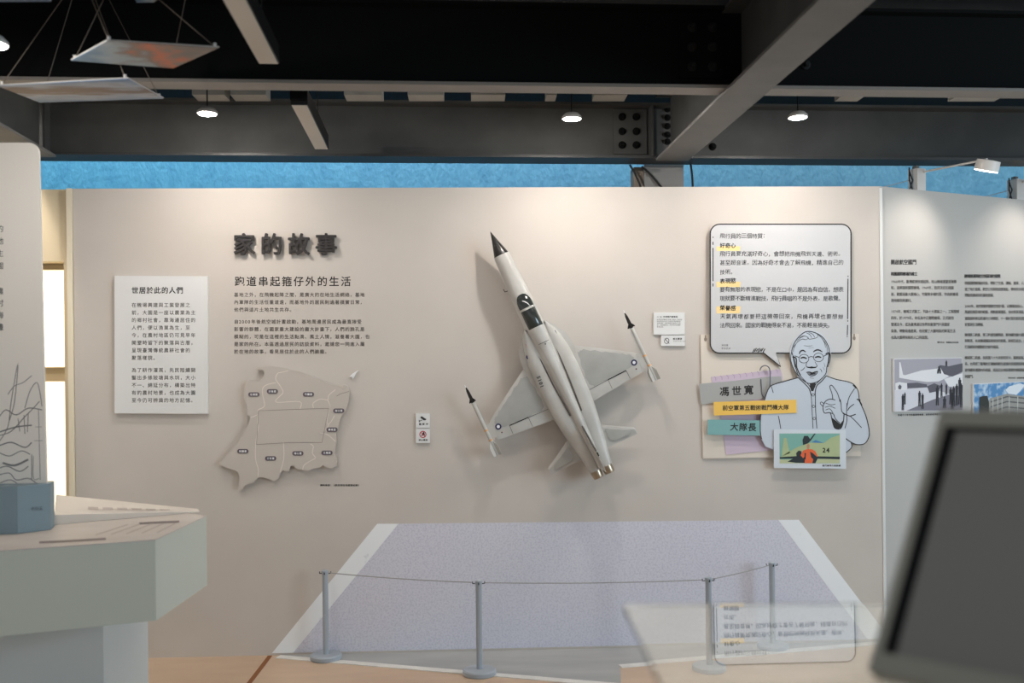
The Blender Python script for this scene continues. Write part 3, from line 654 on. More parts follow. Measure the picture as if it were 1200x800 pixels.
prt(r, WALL, 960.6, 526.4, '24', 7.5, 7.6, off=O + .001, bold=.03); prt(r, WALL, 960.4, 544.6, '戰鬥機飛行員訓練', 2.3, 2.7, off=.0418, bold=.03)

# ================================================================== RIGHT WALL
K = dict(wx=.80, off=.0012)
prt(wr, RIGHT, 1043.6, 307, '開啟航空國門', 6.3, 5.05, bold=.02, **K)
prt(wr, RIGHT, 1043.8, 320.8, '桃園國際機場的建立', 4.6, 3.45, bold=.024, **K)
g = M_ink_soft
for y, t in ((329.8, '1960年代，臺灣經濟快速起飛，松山機場運量逐漸飽'), (337, '和，遂興建新國際機場。1969年，政府決定在桃園'), (344.6, '設，範圍涵蓋大園埔心、竹圍等多個村落，作為新機場'), (351.9, '用地徵收與遷村。'), (364.8, '1974年，機場正式動工，列為十大建設之一，工程歷經'), (372.4, '四年，於1979年，命名為中正國際機場，正式啟用'), (380, '營運迄今，成為臺灣通往世界的重要門戶與國家'), (387.6, '象徵，帶動周邊產業，也改變了大園地區的聚落生活'), (395.2, '也為大園帶來新的人口與面貌。')):
    prt(wr, RIGHT, 1044, y, t, 4.3, 3.28, m=g, bold=.012, **K)
prt(wr, RIGHT, 1098, 401, '資料來源：桃園航空城紀錄', 2.2, 2.1, bold=.02, m=M_ink, **K)
prt(wr, RIGHT, 1130, 323.4, '機場捷運與航空城區域的發展', 4.6, 3.25, bold=.024, **K)
for y, t in ((331.6, '桃園國際機場啟用後，帶動了交通、運輸、產業、人流、物流，促'), (338.8, '進了地方發展，航空公司與物流業進駐，帶來許多就業機會與人口'), (345.8, '帶動周邊城市的蓬勃發展。'), (358.6, '2000年，政府推動桃園航空城計畫，以機場為核心，擴大'), (365.4, '周邊發展區域的範圍，規劃產業園區、自由貿易港區，並納入捷'), (373, '運路線與車站周邊的土地開發，十一個村里的居民面臨搬遷，重新'), (380.2, '安置與生活轉變。'), (392.2, '機場第三航廈、第三跑道陸續興建，將持續改變大園地方的地景'), (399.2, '與聚落，未來機場園區與城市的發展，將相互結合，共同'), (406.4, '打造嶄新的國際航空城市風貌。'), (419, '機場第二航廈，自民國八十九年啟用至今，服務旅客人次逐年成'), (426.2, '長，也見證了臺灣航空運輸與觀光產業的發展歷程與變化，'), (433.4, '並持續串連國內外航線，成為亞太地區重要的轉運樞紐'), (441, '與國門。')):
    prt(wr, RIGHT, 1130.4, y, t, 4.2, 3.0, m=g, bold=.012, **K)
prt(wr, RIGHT, 1181, 442.6, '資料來源：桃園機場紀錄', 2.2, 2.1, bold=.02, m=M_ink, **K)
def rp(pts): return [(1030 + x/7.06, 400 + y/7.06) for x, y in pts]
def bw(n, c): return mat('photo_tone_%s' % n, c, .5)
r = thing('photo_print', 'black and white photo of an airliner and a crowd on the right wall', 'photo', RIGHT(1085, 482, .01))
MB().slab(RIGHT, rp([(106,143),(671,133),(676,572),(110,580)]), .001, .014).obj('print_body', bw('edge', (224, 222, 222)), r)
O = .0145
piece('picture', [rp([(112,148),(669,138),(673,568),(114,575)])], bw('mid', (168, 164, 172)), O, r, RIGHT)
piece('apron_shape', [rp([(114,400),(380,380),(560,430),(673,500),(673,568),(114,575)])], bw('light', (216, 214, 220)), O + .0004, r, RIGHT)
piece('shadow_ground', [rp([(210,572),(430,480),(560,440),(673,450),(673,568)])], bw('grey', (124, 120, 130)), O + .0006, r, RIGHT)
piece('airliner_shape', [rp([(150,172),(160,170),(182,275),(200,278),(330,240),(480,222),(520,232),(560,290),(480,330),(380,335),(250,318),(150,300)]), rp([(118,345),(150,335),(215,345),(215,400),(120,405)]), rp([(520,310),(673,262),(673,380),(560,372)])], bw('white', (230, 228, 230)), O + .0008, r, RIGHT)
piece('wing_shape', [rp([(480,195),(560,205),(673,180),(673,250),(590,290),(520,270)]), rp([(215,345),(300,340),(380,355),(380,378),(220,386)]), rp([(140,372),(155,355),(170,370),(165,395),(145,395)]), rp([(380,370),(440,345),(500,370),(470,410),(400,425)])], bw('dark', (92, 88, 98)), O + .001, r, RIGHT)
def fig(x, y0, y1, wd): return [(x - wd*.35, y0), (x + wd*.35, y0), (x + wd*.4, y0 + wd), (x + wd*.9, y0 + wd*1.5), (x + wd*.7, .5*(y0+y1)), (x + wd*.8, y1), (x + wd*.1, y1), (x, .6*y1 + .4*y0), (x - wd*.2, y1), (x - wd*.9, y1), (x - wd*.7, .5*(y0+y1)), (x - wd*.9, y0 + wd*1.5), (x - wd*.4, y0 + wd)]
for (x, y0, y1, wd) in ((180,435,568,12), (197,420,520,8), (318,408,535,12), (343,428,556,12), (465,365,528,15), (500,345,460,10), (540,350,440,9), (525,455,552,16), (575,380,520,13), (600,370,540,13), (625,350,530,13), (650,300,520,14), (664,345,545,12), (588,420,560,13), (540,158,205,8), (480,205,265,20)):
    piece('crowd_figure', [rp(fig(x, y0, y1, wd))], bw('black', (42, 40, 46)), O + .0013, r, RIGHT)
prt(wr, RIGHT, 1052, 486.2, '民國六十年代桃園國際機場，搭乘旅客與歡送人群合影', 2.6, 2.5, bold=.02, wx=.8, off=.0012, rot=-.02)
r = thing('photo_print', 'colour photo of a grey concrete building under blue sky on the right wall', 'photo', RIGHT(1180, 510, .01))
MB().slab(RIGHT, rp([(763,350),(1420,318),(1420,880),(765,880)]), .001, .014).obj('print_body', bw('edge', (224, 222, 222)), r)
piece('picture', [rp([(769,355),(1415,323),(1415,874),(771,874)])], mat('photo_sky', (84, 140, 190), .5, noise=((190, 210, 226), 26, .36, .56)), O, r, RIGHT)
piece('cloud', [rp([(1030,400),(1060,370),(1100,360),(1150,345),(1190,360),(1160,400),(1120,440),(1050,430)])], bw('cloud', (226, 232, 238)), O + .0003, r, RIGHT)
piece('tree', [rp([(812,460),(840,452),(880,448),(892,500),(900,874),(805,874)])], mat('photo_tree', (44, 46, 44), .5), O + .0008, r, RIGHT)
piece('building_shape', [rp([(870,560),(900,470),(1040,432),(1200,455),(1415,470),(1415,874),(860,874)])], mat('photo_concrete', (156, 154, 148), .5), O + .0006, r, RIGHT)
mb = MB()
for y in (490, 530, 575, 620): stroke(mb, RIGHT, rp([(905, y + 10), (1040, y - 34), (1415, y)]), 1.6, O + .0009, smooth=False)
mb.obj('window_band', mat('photo_band', (98, 96, 96), .5), r)
mb = MB()
for x in (925, 965, 1000, 1060, 1130, 1200, 1270): stroke(mb, RIGHT, rp([(x, 455 if x > 950 else 470), (x - 4, 874)]), 1.0, O + .0011, smooth=False)
mb.obj('column_strip', mat('photo_pale', (196, 194, 190), .5), r)

# ================================================================== MODEL JET (local: x right wing, y nose, z towards the viewer; photograph pixels, scaled)
JS = .00452
STAND = .098
tail = Plane((0, -STAND, 0), (0, -1, 0))(708, 556)
nose = Plane((0, -STAND, 0), (0, -1, 0))(575, 272)
yv = (nose - tail).normalized(); zv = Vector((0, -1, 0)); xv = yv.cross(zv).normalized()
JS = (nose - tail).length / 313.7
jet = bpy.data.objects.new('model_aircraft', None); C.objects.link(jet); jet.empty_display_size = .1
jet.matrix_world = Matrix(((xv.x, yv.x, zv.x, tail.x), (xv.y, yv.y, zv.y, tail.y), (xv.z, yv.z, zv.z, tail.z), (0, 0, 0, 1)))
tag(jet, 'grey model fighter jet mounted nose up on the wall', 'model aircraft')
class JB(MB):
    def part(self, name, m, parent=None): 
        self.v = [p * JS for p in self.v]
        o = self.obj(name, m, parent or jet, True); return o
def sec(u, cx, cz, hw, hu, hd, n=28, e=2.3):
    out = []
    for k in range(n):
        a = 2*math.pi*k/n; c, s = math.cos(a), math.sin(a)
        out.append(Vector((cx + hw*math.copysign(abs(c)**(2/e), c), u, cz + (hu if s > 0 else hd)*math.copysign(abs(s)**(2/e), s))))
    return out
def jl(rows, e=2.3, n=28):
    j = JB(); j.loft([sec(*r, n=n, e=e) for r in rows]); return j
# radome and fuselage
jl([(314.5,0,-1,.25,.25,.25),(312,0,-1,1.0,1.0,1.0),(304,0,-.8,3.2,3.2,3.0),(294,0,-.4,6.2,6.0,6.0),(284.6,0,0,9.0,8.6,8.6),(284,0,0,9.0,8.6,8.6)], 2.0).part('radome', M_dark)['label'] = 'glossy black nose cone'
jl([(284,0,0,9.3,8.9,8.9),(278,0,0,9.7,9.3,9.4),(262,0,0,10.4,9.8,10.2),(240,0,0,11.2,10.6,11.4),(215,0,0,11.9,12.4,12),(195,0,0,12.0,13.6,12.4),(175,0,0,11.4,13.8,12.4),(150,0,0,10.6,13.4,12),(120,0,0,9.6,13,12),(85,0,0,8,12.6,11),(55,0,0,6,12.2,9.5),(30,0,0,4.5,11.5,8),(10,0,0,3.4,10,6)]).part('fuselage', M_jet)
# canopy: windscreen and hood with frames
def cano(u0, u1, rows): return jl(rows, 2.0, 24)
def chw(u):   # half width of the canopy
    return 9.0 * math.sqrt(max(.01, 1 - max(0, 1 - (233.5 - u) / 13) ** 2))
jl([(u, .2, 10.2, chw(u), .4 + 8.4 * math.sin(min(1, (233.5 - u)/24) * math.pi/2), 2) for u in (233.4, 232.6, 231, 228.5, 225, 221, 217, 215)], 2.0, 24).part('windscreen', M_canopy)
jl([(u, .2, 10.2, chw(u), h, 2) for u, h in ((213.4, 8.8), (208, 9.4), (202, 9.3), (196, 8.4), (191, 7.0), (190.2, 6.4))], 2.0, 24).part('canopy', M_canopy)
j = JB()
j.loft([sec(u, .2, 10.2, hw, h, 2, 24, 2.0) for u, hw, h in ((215.4, 9.5, 9.2), (213.0, 9.5, 9.5))]); j.part('canopy_frame', M_jet)
j = JB(); 
j.loft([sec(u, .2, 10.1, hw, h, 2, 24, 2.0) for u, hw, h in ((190.6, 9.3, 7.0), (180, 8.4, 5.6), (160, 6.5, 4.4), (130, 5.0, 3.6), (95, 4.0, 3.0), (60, 3.2, 2.2), (40, 2.0, 1.2))]); j.part('dorsal_spine', M_jet)
j = JB(); j.lathe([(.2, 4.6), (2.4, 4.0), (3.2, 2.2), (3.0, .4), (2.0, -.6)], Matrix.Translation((.2, 203.5, 13.6)), 16); j.part('pilot_helmet', mat('helmet_cream', (206, 202, 170), .4))['label'] = 'pale pilot helmet in the cockpit'
# intakes and nacelles
for sgn in (-1, 1):
    rows = [(193, 12.9, .8), (188, 13.2, 3.6), (182, 14, 6.4), (172, 14.5, 9), (155, 14.6, 12), (130, 14.4, 13.2), (100, 13, 13.4), (80, 12, 13.2), (60, 11, 11.6), (40, 9.8, 9.6), (22, 8.4, 7.6), (9, 7.4, 6.9)]
    jl([(u, sgn*cx, -1.5, hw, 9.8 - max(0, (60-u))*.03, 9.6) for u, cx, hw in rows], 2.6).part('engine_nacelle', M_jet)
    j = JB(); j.lathe([(6.5, 10), (6.7, 6), (6.4, 1), (5.9, -.5), (5.2, -.4), (5.0, 4), (4.8, 8)], Matrix.Translation((sgn*7.2, 0, -.5)) @ Matrix.Rotation(math.radians(-90), 4, 'X'), 24); j.part('exhaust_nozzle', M_metal)['label'] = 'burnished metal exhaust nozzle'
    def plate_(pts, z0, z1, zt0=None, zt1=None): 
        j = JB(); j.prism([(sgn*x, u, z0 if zt0 is None else zt0(x)) for x, u in pts], [(sgn*x, u, z1 if zt1 is None else zt1(x)) for x, u in pts]); return j
    # leading edge extension
    j = plate_([(12, 195), (14.2, 194), (19, 188.5), (22.8, 184.5), (25.2, 178), (29.8, 173), (31.6, 166), (33.2, 152), (30, 140), (12, 140)], -4.6, -2.6); j.part('leading_edge_extension', M_jet)
    # wing: airfoil loft
    def wsec(v, ule, ute, th, z, n=9):
        out = []
        c = ule - ute
        for k in range(n): t = k/(n-1); out.append(Vector((sgn*v, ule - c*t, z + th*(1.9*math.sqrt(t)*(1-t) + .12))))
        for k in range(n-2, 0, -1): t = k/(n-1); out.append(Vector((sgn*v, ule - c*t, z - th*(1.2*math.sqrt(t)*(1-t) + .1))))
        return out
    j = JB(); j.loft([wsec(18, 163, 83, 3.6, -5), wsec(33, 152.5, 84, 3.2, -5), wsec(60, 136, 86.5, 2.4, -5), wsec(92, 116, 89.5, 1.5, -5), wsec(95.5, 113, 90.5, .9, -5)])
    wing = j.part('wing', M_jet)
    # grey painted area following the upper surface
    def wz(v, u):
        t = max(0, min(1, (v - 18) / 74)); ule = 163 - t*47 if v < 33 else 152.5 - (v - 33)/59*36.5; ute = 83 + t*6.5
        if v < 33: ule = 163 - (v-18)/15*10.5
        th = 3.6 + (1.5 - 3.6)*t; q = max(0, min(1, (ule - u)/(ule - ute)))
        return -5 + th*(1.9*math.sqrt(q)*(1-q) + .12)
    def patch(poly, m, name, dz=.16, parent=wing):
        j = JB(); n = len(poly); vs = []; fs = []
        cxp = sum(p[0] for p in poly)/n; cyp = sum(p[1] for p in poly)/n
        R_ = 6
        for k in range(R_ + 1):
            f = k / R_
            for (x, u) in poly:
                X = cxp + (x-cxp)*f; U = cyp + (u-cyp)*f; vs.append((sgn*X, U, wz(X, U) + dz))
        for k in range(R_):
            for i in range(n): i2 = (i+1) % n; fs.append((k*n+i, k*n+i2, (k+1)*n+i2, (k+1)*n+i))
        j.add(vs, fs, True); return j.part(name, m, parent)
    def dense(poly, k=5):
        out = []
        for i in range(len(poly)):
            a, b = poly[i], poly[(i+1) % len(poly)]
            out += [(a[0] + (b[0]-a[0])*t/k, a[1] + (b[1]-a[1])*t/k) for t in range(k)]
        return out
    wob = lambda poly: [(x + .7*math.sin(i*1.7), u + .7*math.cos(i*2.3)) for i, (x, u) in enumerate(dense(poly))]
    patch(wob([(33, 143), (40, 144), (60, 131.5), (78, 121), (89, 113.5), (91, 108), (86, 101), (60, 100), (34, 99), (29, 104), (30, 124)]), M_jetgrey, 'grey_paint_patch')
    def line(pts, wd, m=M_dark, name='panel_line', dz=.3):
        j = JB()
        for a, b in zip(pts, pts[1:]):
            a = Vector(a); b = Vector(b); t = (b-a).normalized(); n_ = Vector((-t.y, t.x))*wd/2
            q = [a-n_, b-n_, b+n_, a+n_]; j.add([(sgn*p.x, p.y, wz(p.x, p.y) + dz) for p in q], [(0,1,2,3)])
        return j.part(name, m, wing)
    line([(27, 97.5), (47, 98.4), (52, 98.6)], .5, M_ink_soft); line([(52, 98.8), (76, 99.5)], 1.1); line([(52, 98.8), (52, 87)], .5, M_ink_soft); line([(76, 99.5), (76.5, 88.6)], .5, M_ink_soft)
    # round marks
    def disc(v, u, r0, m, dz, name, parent=wing, zf=None):
        j = JB(); n = 20; zz = zf if zf is not None else None
        j.add([(sgn*(v + r0*math.cos(2*math.pi*k/n)), u + r0*math.sin(2*math.pi*k/n), (zz if zz is not None else wz(v + r0*math.cos(2*math.pi*k/n), u + r0*math.sin(2*math.pi*k/n))) + dz) for k in range(n)], [tuple(range(n))])
        return j.part(name, m, parent)
    disc(88.5, 104, 3.7, M_navy, .35, 'roundel'); disc(88.5, 104, 1.9, M_white, .5, 'roundel_sun'); disc(87.6, 96, .9, mat('small_mark', (110, 70, 80), .6), .4, 'small_mark')
    # tailplane
    j = JB(); st = lambda v, a, b, th: [Vector((sgn*v, a, -4.5)), Vector((sgn*v, a*.7+b*.3, -4.5+th)), Vector((sgn*v, b, -4.4)), Vector((sgn*v, a*.7+b*.3, -4.5-th))]
    j.loft([st(12, 61, 27, 1.5), st(19, 56, 26.6, 1.4), st(55.5, 35.2, 26, .9), st(56.6, 34.2, 26.6, .5)], smooth=False); tp = j.part('tailplane', M_jet)
    tz = lambda v, u: -3.0
    j = JB(); j.add([(sgn*v, u, -2.75 + (0.0 if v < 30 else -.35)) for v, u in ((24, 48.5), (30, 44.5), (48, 35), (50.5, 31.5), (49, 29.2), (27, 31), (23, 36))], [tuple(range(7))]); j.part('grey_paint_patch', M_jetgrey, tp)
    # wing tip missile and rail
    ax = 103.4; mz = -4.2
    j = JB(); j.box((min(sgn*94, sgn*101.4), 94, mz - .8), (max(sgn*94, sgn*101.4), 112, mz + .4)); j.box((min(sgn*99.6, sgn*101.3), 90, mz - .9), (max(sgn*99.6, sgn*101.3), 138, mz + .5)); j.part('missile_rail', M_jet)
    MM = Matrix.Translation((sgn*ax, 0, mz)) @ Matrix.Rotation(math.radians(-90), 4, 'X')
    j = JB(); j.lathe([(2.1, 74), (2.3, 75), (2.3, 141), (2.1, 142)], MM, 14); ms = j.part('missile', M_jet)
    j = JB(); j.lathe([(2.15, 142), (2.1, 150), (1.6, 157), (.7, 161), (.3, 162)], MM, 14)
    j.part('seeker_head', M_dark, ms)['label'] = 'black missile nose'
    j = JB(); j.lathe([(.5, 161.5), (.25, 165)], MM, 8); j.part('seeker_tip', M_white, ms)
    for q in range(4):
        R4 = Matrix.Translation((sgn*ax, 0, mz)) @ Matrix.Rotation(math.radians(45 + 90*q), 4, 'Y')
        j = JB(); j.prism([R4 @ Vector(p) for p in ((1.6, 148.5, -.25), (5.6, 143.6, -.2), (5.6, 142.6, -.2), (1.6, 143.2, -.25))], [R4 @ Vector(p) for p in ((1.6, 148.5, .25), (5.6, 143.6, .2), (5.6, 142.6, .2), (1.6, 143.2, .25))]); j.part('canard_fin', M_dark, ms)
        j = JB(); j.prism([R4 @ Vector(p) for p in ((2, 92, -.3), (7.2, 85.5, -.2), (7.2, 74, -.2), (2, 74, -.3))], [R4 @ Vector(p) for p in ((2, 92, .3), (7.2, 85.5, .2), (7.2, 74, .2), (2, 74, .3))]); j.part('tail_fin', M_jet, ms)
    for u in (106, 93.5):
        j = JB(); j.lathe([(2.45, u - .9), (2.45, u + .9)], MM, 14); j.part('coloured_band', M_orange, ms)
    # nacelle markings
    disc(22.4, 163, 2.6, M_navy, .3, 'roundel', jet, 5.2) if sgn < 0 else None
    j = JB(); j.box((min(sgn*18.6, sgn*19.4), 170, 6.6), (max(sgn*18.6, sgn*19.4), 178, 7.3)); j.part('warning_stripe', mat('pink_mark', (190, 110, 110), .5) if sgn < 0 else M_ink)
# fin
j = JB()
fs_ = lambda y0, y1, z, t: [Vector((0, y1, z)), Vector((t, y1*.55+y0*.45, z)), Vector((t*.5, y0, z)), Vector((-t*.5, y0, z)), Vector((-t, y1*.55+y0*.45, z))]
j.loft([fs_(8, 66, 9, 1.5), fs_(9, 60, 14, 1.3), fs_(8, 34, 41, .8), fs_(8.5, 30, 43, .5)], smooth=False); fin = j.part('tail_fin', M_jet)
j = JB(); j.tube([Vector((0, 66, 10)), Vector((0, 58.4, 16)), Vector((0, 34.2, 41.5))], .95, 6); j.part('leading_edge', mat('edge_grey', (70, 66, 62), .5), fin)
j = JB(); j.box((-.75, 28, 44), (.75, 33, 43.2)); j.part('fin_cap', M_dark, fin)
# serial letters on the left nacelle, instrument marks
def jtext(body, x, u, size, z, m, name, rot):
    j = JB(); c, s = math.cos(rot), math.sin(rot); cx = 0
    for ch in body:
        vs, fs = thicken(*glyph(ch), .03)
        j.add([(x + (q.x*size + cx)*c - (q.y - .38)*size*s, u + (q.x*size + cx)*s + (q.y - .38)*size*c, z + q.z*800) for q in vs], fs); cx += size*.62
    return j.part(name, m)
jtext('5101', -21.5, 138, 6.0, 8.9, M_ink, 'serial_number', math.radians(-94))
j = JB()
for sx in (-1, 1):
    j.tube([Vector((sx*11.6, 192, 6)), Vector((sx*11.4, 160, 7.2)), Vector((sx*10, 120, 8.4)), Vector((sx*7.2, 80, 8.8))], .95, 6)
j.part('panel_groove', mat('groove_dark', (92, 84, 78), .6))
j = JB(); j.box((-6, 170.6, 14.6), (7, 171.2, 15.5)); j.box((.6, 167.6, 15.0), (2.0, 169, 15.9)); j.part('panel_mark', M_ink_soft)
j = JB(); j.tube([Vector((-9.5, 243, -1)), Vector((-14.5, 243.5, -1)), Vector((-14.8, 247, -1))], .5, 6); j.part('probe', M_dark)
j = JB()
for y in (60, 170): j.box((-5, y - 6, -STAND/JS + .6), (5, y + 6, -11))
j.part('wall_bracket', M_steel)

# ================================================================== BARRIER
grp = 'barrier posts'
def xground(px, py, y):
    return Plane((0, y, 0), (0, -1, 0))(px, py).x
post = thing('barrier_post', 'grey barrier post at the left end of the cord, close to the wall', 'barrier post', (xground(381.5, 715, -.095), -.095, 0), grp)
H = .475
MB().lathe([(.08, .0), (.084, .004), (.084, .022), (.078, .028), (.02, .029)], n=36).obj('base', M_post, post, True)
MB().lathe([(.0155, .0285), (.0155, H - .03), (.0155, H - .022)], n=18).obj('pole', M_post, post, True)
MB().lathe([(.0185, H - .0215), (.0185, H - .004), (.014, H)], n=18).obj('cap', M_post, post, True)
mb = MB()
for k in range(4):
    a = k*math.pi/2; mb.tube([(.018*math.cos(a), .018*math.sin(a), H - .018), (.03*math.cos(a), .03*math.sin(a), H - .018), (.03*math.cos(a), .03*math.sin(a), H - .008)], .0028, 6)
mb.obj('cord_hook', M_lampblack, post, True)
p2 = at_z(562, 790, 0); p3 = at_plane(830, 676, (0, 0, H), (0, 0, 1)); p3.z = 0
posts = [post.location.copy(), p2, p3, Vector((xground(905, 705, -.1), -.1, 0))]
dup(post, p2, 'grey barrier post below the model jet, its base on the white floor line')
dup(post, p3, 'grey barrier post seen partly through the glass counter top')
dup(post, posts[3], 'grey barrier post at the right end of the cord, close to the wall')
for (a, b), lab in zip(zip(posts, posts[1:]), ('cord between the left wall post and the middle post', 'long cord between the two front barrier posts', 'short cord from the post behind glass to the right wall post')):
    dr = (b - a).normalized(); A_ = a + dr*.033 + Vector((0, 0, H - .014)); B_ = b - dr*.033 + Vector((0, 0, H - .014))
    sag = .007 * (b - a).length
    tag(MB().tube([A_.lerp(B_, t/14) - Vector((0, 0, sag * 4 * (t/14)*(1 - t/14))) for t in range(15)], .0028, 6).obj('thin_cord', M_rope), lab, 'cord', 'barrier cords')

# ================================================================== EXHIBITION TABLE (left)
ZT = .90
def tp(x, y, z=ZT): p = at_z(x, y, z); return Vector((p.x, p.y, z))
c_ = tp(182, 632); r_ = tp(242, 604); l_ = tp(-60, 649)
dv = (r_ - c_); 
b_ = r_ + Vector((-.25, .22, 0)); bl = Vector((l_.x - .3, b_.y, ZT)); ll = Vector((l_.x - .5, l_.y - .25, ZT))
ring = [c_, r_, b_, bl, ll, l_]
zb = at_plane(182, 727, (c_.x, c_.y, 0), (0, -1, 0)).z
r = thing('exhibition_table', 'white angular exhibition table in the left foreground', 'table', (c_.x - .4, c_.y + .3, 0))
MB().prism([Vector((p.x, p.y, zb)) for p in ring], [Vector((p.x, p.y, ZT - .004)) for p in ring]).obj('slab', M_table, r)
MB().prism([Vector((p.x, p.y, ZT - .0038)) for p in ring], [Vector((p.x, p.y, ZT)) for p in ring]).obj('printed_top', M_tabletop, r)
TOPP = lambda x, y, off=0: tp(x, y, ZT) + Vector((0, 0, .001))
mb = MB()
for pts, wd in (([(163, 613.4), (186, 612.2), (210, 611.2)], 2.6), ([(46, 635.6), (82, 634), (124, 631.4)], 2.6)): stroke(mb, TOPP, pts, wd, 0, smooth=False)
mb.obj('printed_caption', mat('caption_grey', (122, 110, 108), .6), r)
mb = MB()
for k in range(5): stroke(mb, TOPP, [(112 + k*18, 627 - k*.7), (150 + k*14, 614.5 - k*.4)], 1.6, 0, smooth=False)
mb.obj('printed_line', mat('caption_pale', (184, 172, 164), .6), r)
pc = at_d(121, 740, 4.02); px1 = pc.x; py1 = pc.y
ped = [Vector((px1, py1, 0)), Vector((px1 + .01, py1 + .52, 0)), Vector((px1 - 1.3, py1 + .62, 0)), Vector((px1 - 1.3, py1 - .3, 0))]
MB().prism(ped, [p + Vector((0, 0, zb - .001)) for p in ped]).obj('pedestal', mat('pedestal_white', (206, 212, 212), .5), r)
# sloped caption board on the table
f0 = tp(64, 615); f1 = tp(233.5, 600.2); k1 = tp(232, 597.6); k0 = tp(66, 598.6)
r2 = thing('caption_board', 'low sloped caption board lying along the back of the white table', 'caption board', (f1.x - .3, f1.y, ZT))
base = [f0, f1, k1, k0]; up = [f0 + Vector((0,0,.042)), f1 + Vector((0,0,.004)), k1 + Vector((0,0,.006)), k0 + Vector((0,0,.075))]
base = [p + Vector((0, 0, .0012)) for p in base]
MB().prism(base, up).obj('board_body', mat('caption_board_white', (214, 206, 196), .5), r2)
def bil(u, v): return (up[0]*(1-u) + up[1]*u)*(1-v) + (up[3]*(1-u) + up[2]*u)*v + Vector((0, 0, .0012))
mb = MB()
for k in range(6): 
    u0 = .22 + k*.10; mb.add([bil(u0, .25), bil(u0 + .07, .25), bil(u0 + .07, .42), bil(u0, .42)], [(0,1,2,3)])
mb.obj('printed_line', mat('caption_pale', (184, 172, 164), .6), r2)
# standing board in its blue grey block
bc = tp(21, 625.5); br_ = tp(59.5, 621); 
r = thing('standing_board', 'tall white rounded board with an ink landscape standing in a blue grey block', 'standing board', (bc.x, bc.y, ZT))
e1 = (br_ - bc); e1.z = 0; hb = at_plane(59.5, 564, br_, (0, -1, 0)).z - ZT
e2 = Vector((-.45, -.08, 0)); blk = [bc, br_, br_ + Vector((-.03, .11, 0)), bc + e2 + Vector((0, .2, 0)), bc + e2]
blk = [Vector((p.x, p.y, ZT + .0015)) for p in blk]
hc = at_plane(21, 577, bc, (0, -1, 0)).z - ZT
M_block = mat('blue_grey_block', (126, 144, 152), .55)
hs = [hc, hb, hb, hc, hc]
MB().prism(blk, [p + Vector((0, 0, .185)) for p in blk]).obj('block', M_block, r)
yb = br_.y + .035
BP = Plane((0, yb, 0), (0, -1, 0))
top = round_rect(-150, 167.5, 46.5, 400, 12, corners=(0, 1, 0, 0))
low = [(55.2, 563), (56, 590), (-150, 606)]
outl = [p for p in top if p[1] < 399] + [(51, 380)] + low
MB().slab(BP, outl, -.006, .006).obj('board_sheet', mat('standing_white', (232, 226, 218), .5), r)
mb = MB()
for pts, wd in (([(-2,520),(10,500),(14,470),(22,425),(18,470),(12,492)], 1.2), ([(0,510),(14,505),(30,488),(40,478),(47,470)], 1.4), ([(30,478),(36,458),(44,448),(48,462),(50,476)], 1.3), ([(10,462),(18,452),(28,448),(38,440)], 1.2), ([(0,488),(8,480),(20,486),(34,478),(50,480)], 1.6), ([(0,506),(20,500),(38,498)], 2.2), ([(22,490),(24,505)], 1.2), ([(29,486),(30,508)], 1.2), ([(34,484),(33,506)], 1.2),
        ([(0,522),(14,518),(30,524),(38,518)], 2.0), ([(0,530),(12,534),(26,528),(36,532)], 1.5), ([(4,542),(18,545),(34,538)], 3.2), ([(0,548),(10,546),(24,552),(34,546)], 1.6), ([(38,532),(38,562)], 1.2), ([(46,480),(48,562)], 1.0), ([(40,534),(40,560),(47,560)], .9), ([(0,556),(12,554),(20,562),(34,560),(44,566),(54,570)], 1.4), ([(0,566),(14,562),(30,572),(46,570),(53,578)], 1.3), ([(0,576),(16,572),(30,580)], 1.2), ([(42,500),(50,500)], .7), ([(41,516),(51,516)], .7)): stroke(mb, BP, pts, wd*.72, .0068)
mb.obj('ink_landscape', mat('sketch_ink', (132, 130, 130), .7), r)
mb = MB()
for i, ch in enumerate('園地村\n落'.replace('\n', '')): pass
for y, ch in ((246, '，'), (268, '的'), (282.5, '地'), (297, '生'), (311.5, '園'), (341, '農'), (355, '村'), (369, '海'), (383, '邊')): text(mb, BP, -3.5, y, ch, 8.6, 8.8, off=.0068, bold=.01)
mb.obj('printed_text', M_ink_soft, r)
FP = Plane(bc, (e1.normalized().y, -e1.normalized().x, 0))
mb = MB(); text(mb, FP, 36, 596, '老街溪', 5.2, 4.6, off=.001, rot=-.06); mb.obj('printed_text', mat('block_ink', (86, 96, 104), .6), r)

# ================================================================== GLASS COUNTER AND SCREEN (right foreground)
ZG = 1.11
ga = at_z(730, 708, ZG)
cf = RC.to_3x3() @ Vector((0, 0, -1)); cf.z = 0; cf.normalize(); cr = Vector((cf.y, -cf.x, 0))
def cg(x, d, z): return Vector((0, -D, z)) + cr*x + cf*d
gx = (ga - CAM).dot(cr); gd = (ga - CAM).dot(cf)
r = thing('glass_counter', 'clear glass counter top in the right foreground, reflecting the speech bubble', 'counter', cg(.7, .8, 0))
glass = mat('clear_glass', (240, 246, 244), 0.0, trans=1.0, ior=1.5)
ring = [cg(gx, gd, ZG - .01), cg(gx + 1.1, gd - .02, ZG - .01), cg(gx + 1.1, .55, ZG - .01), cg(gx, .55, ZG - .01)]
MB().prism(ring, [p + Vector((0, 0, .01)) for p in ring]).obj('glass_top', glass, r)
ring = [cg(gx + .12, 1.0, 0), cg(gx + 1.0, 1.0, 0), cg(gx + 1.0, .6, 0), cg(gx + .12, .6, 0)]
MB().prism(ring, [p + Vector((0, 0, ZG - .0105)) for p in ring]).obj('pedestal', M_table, r)
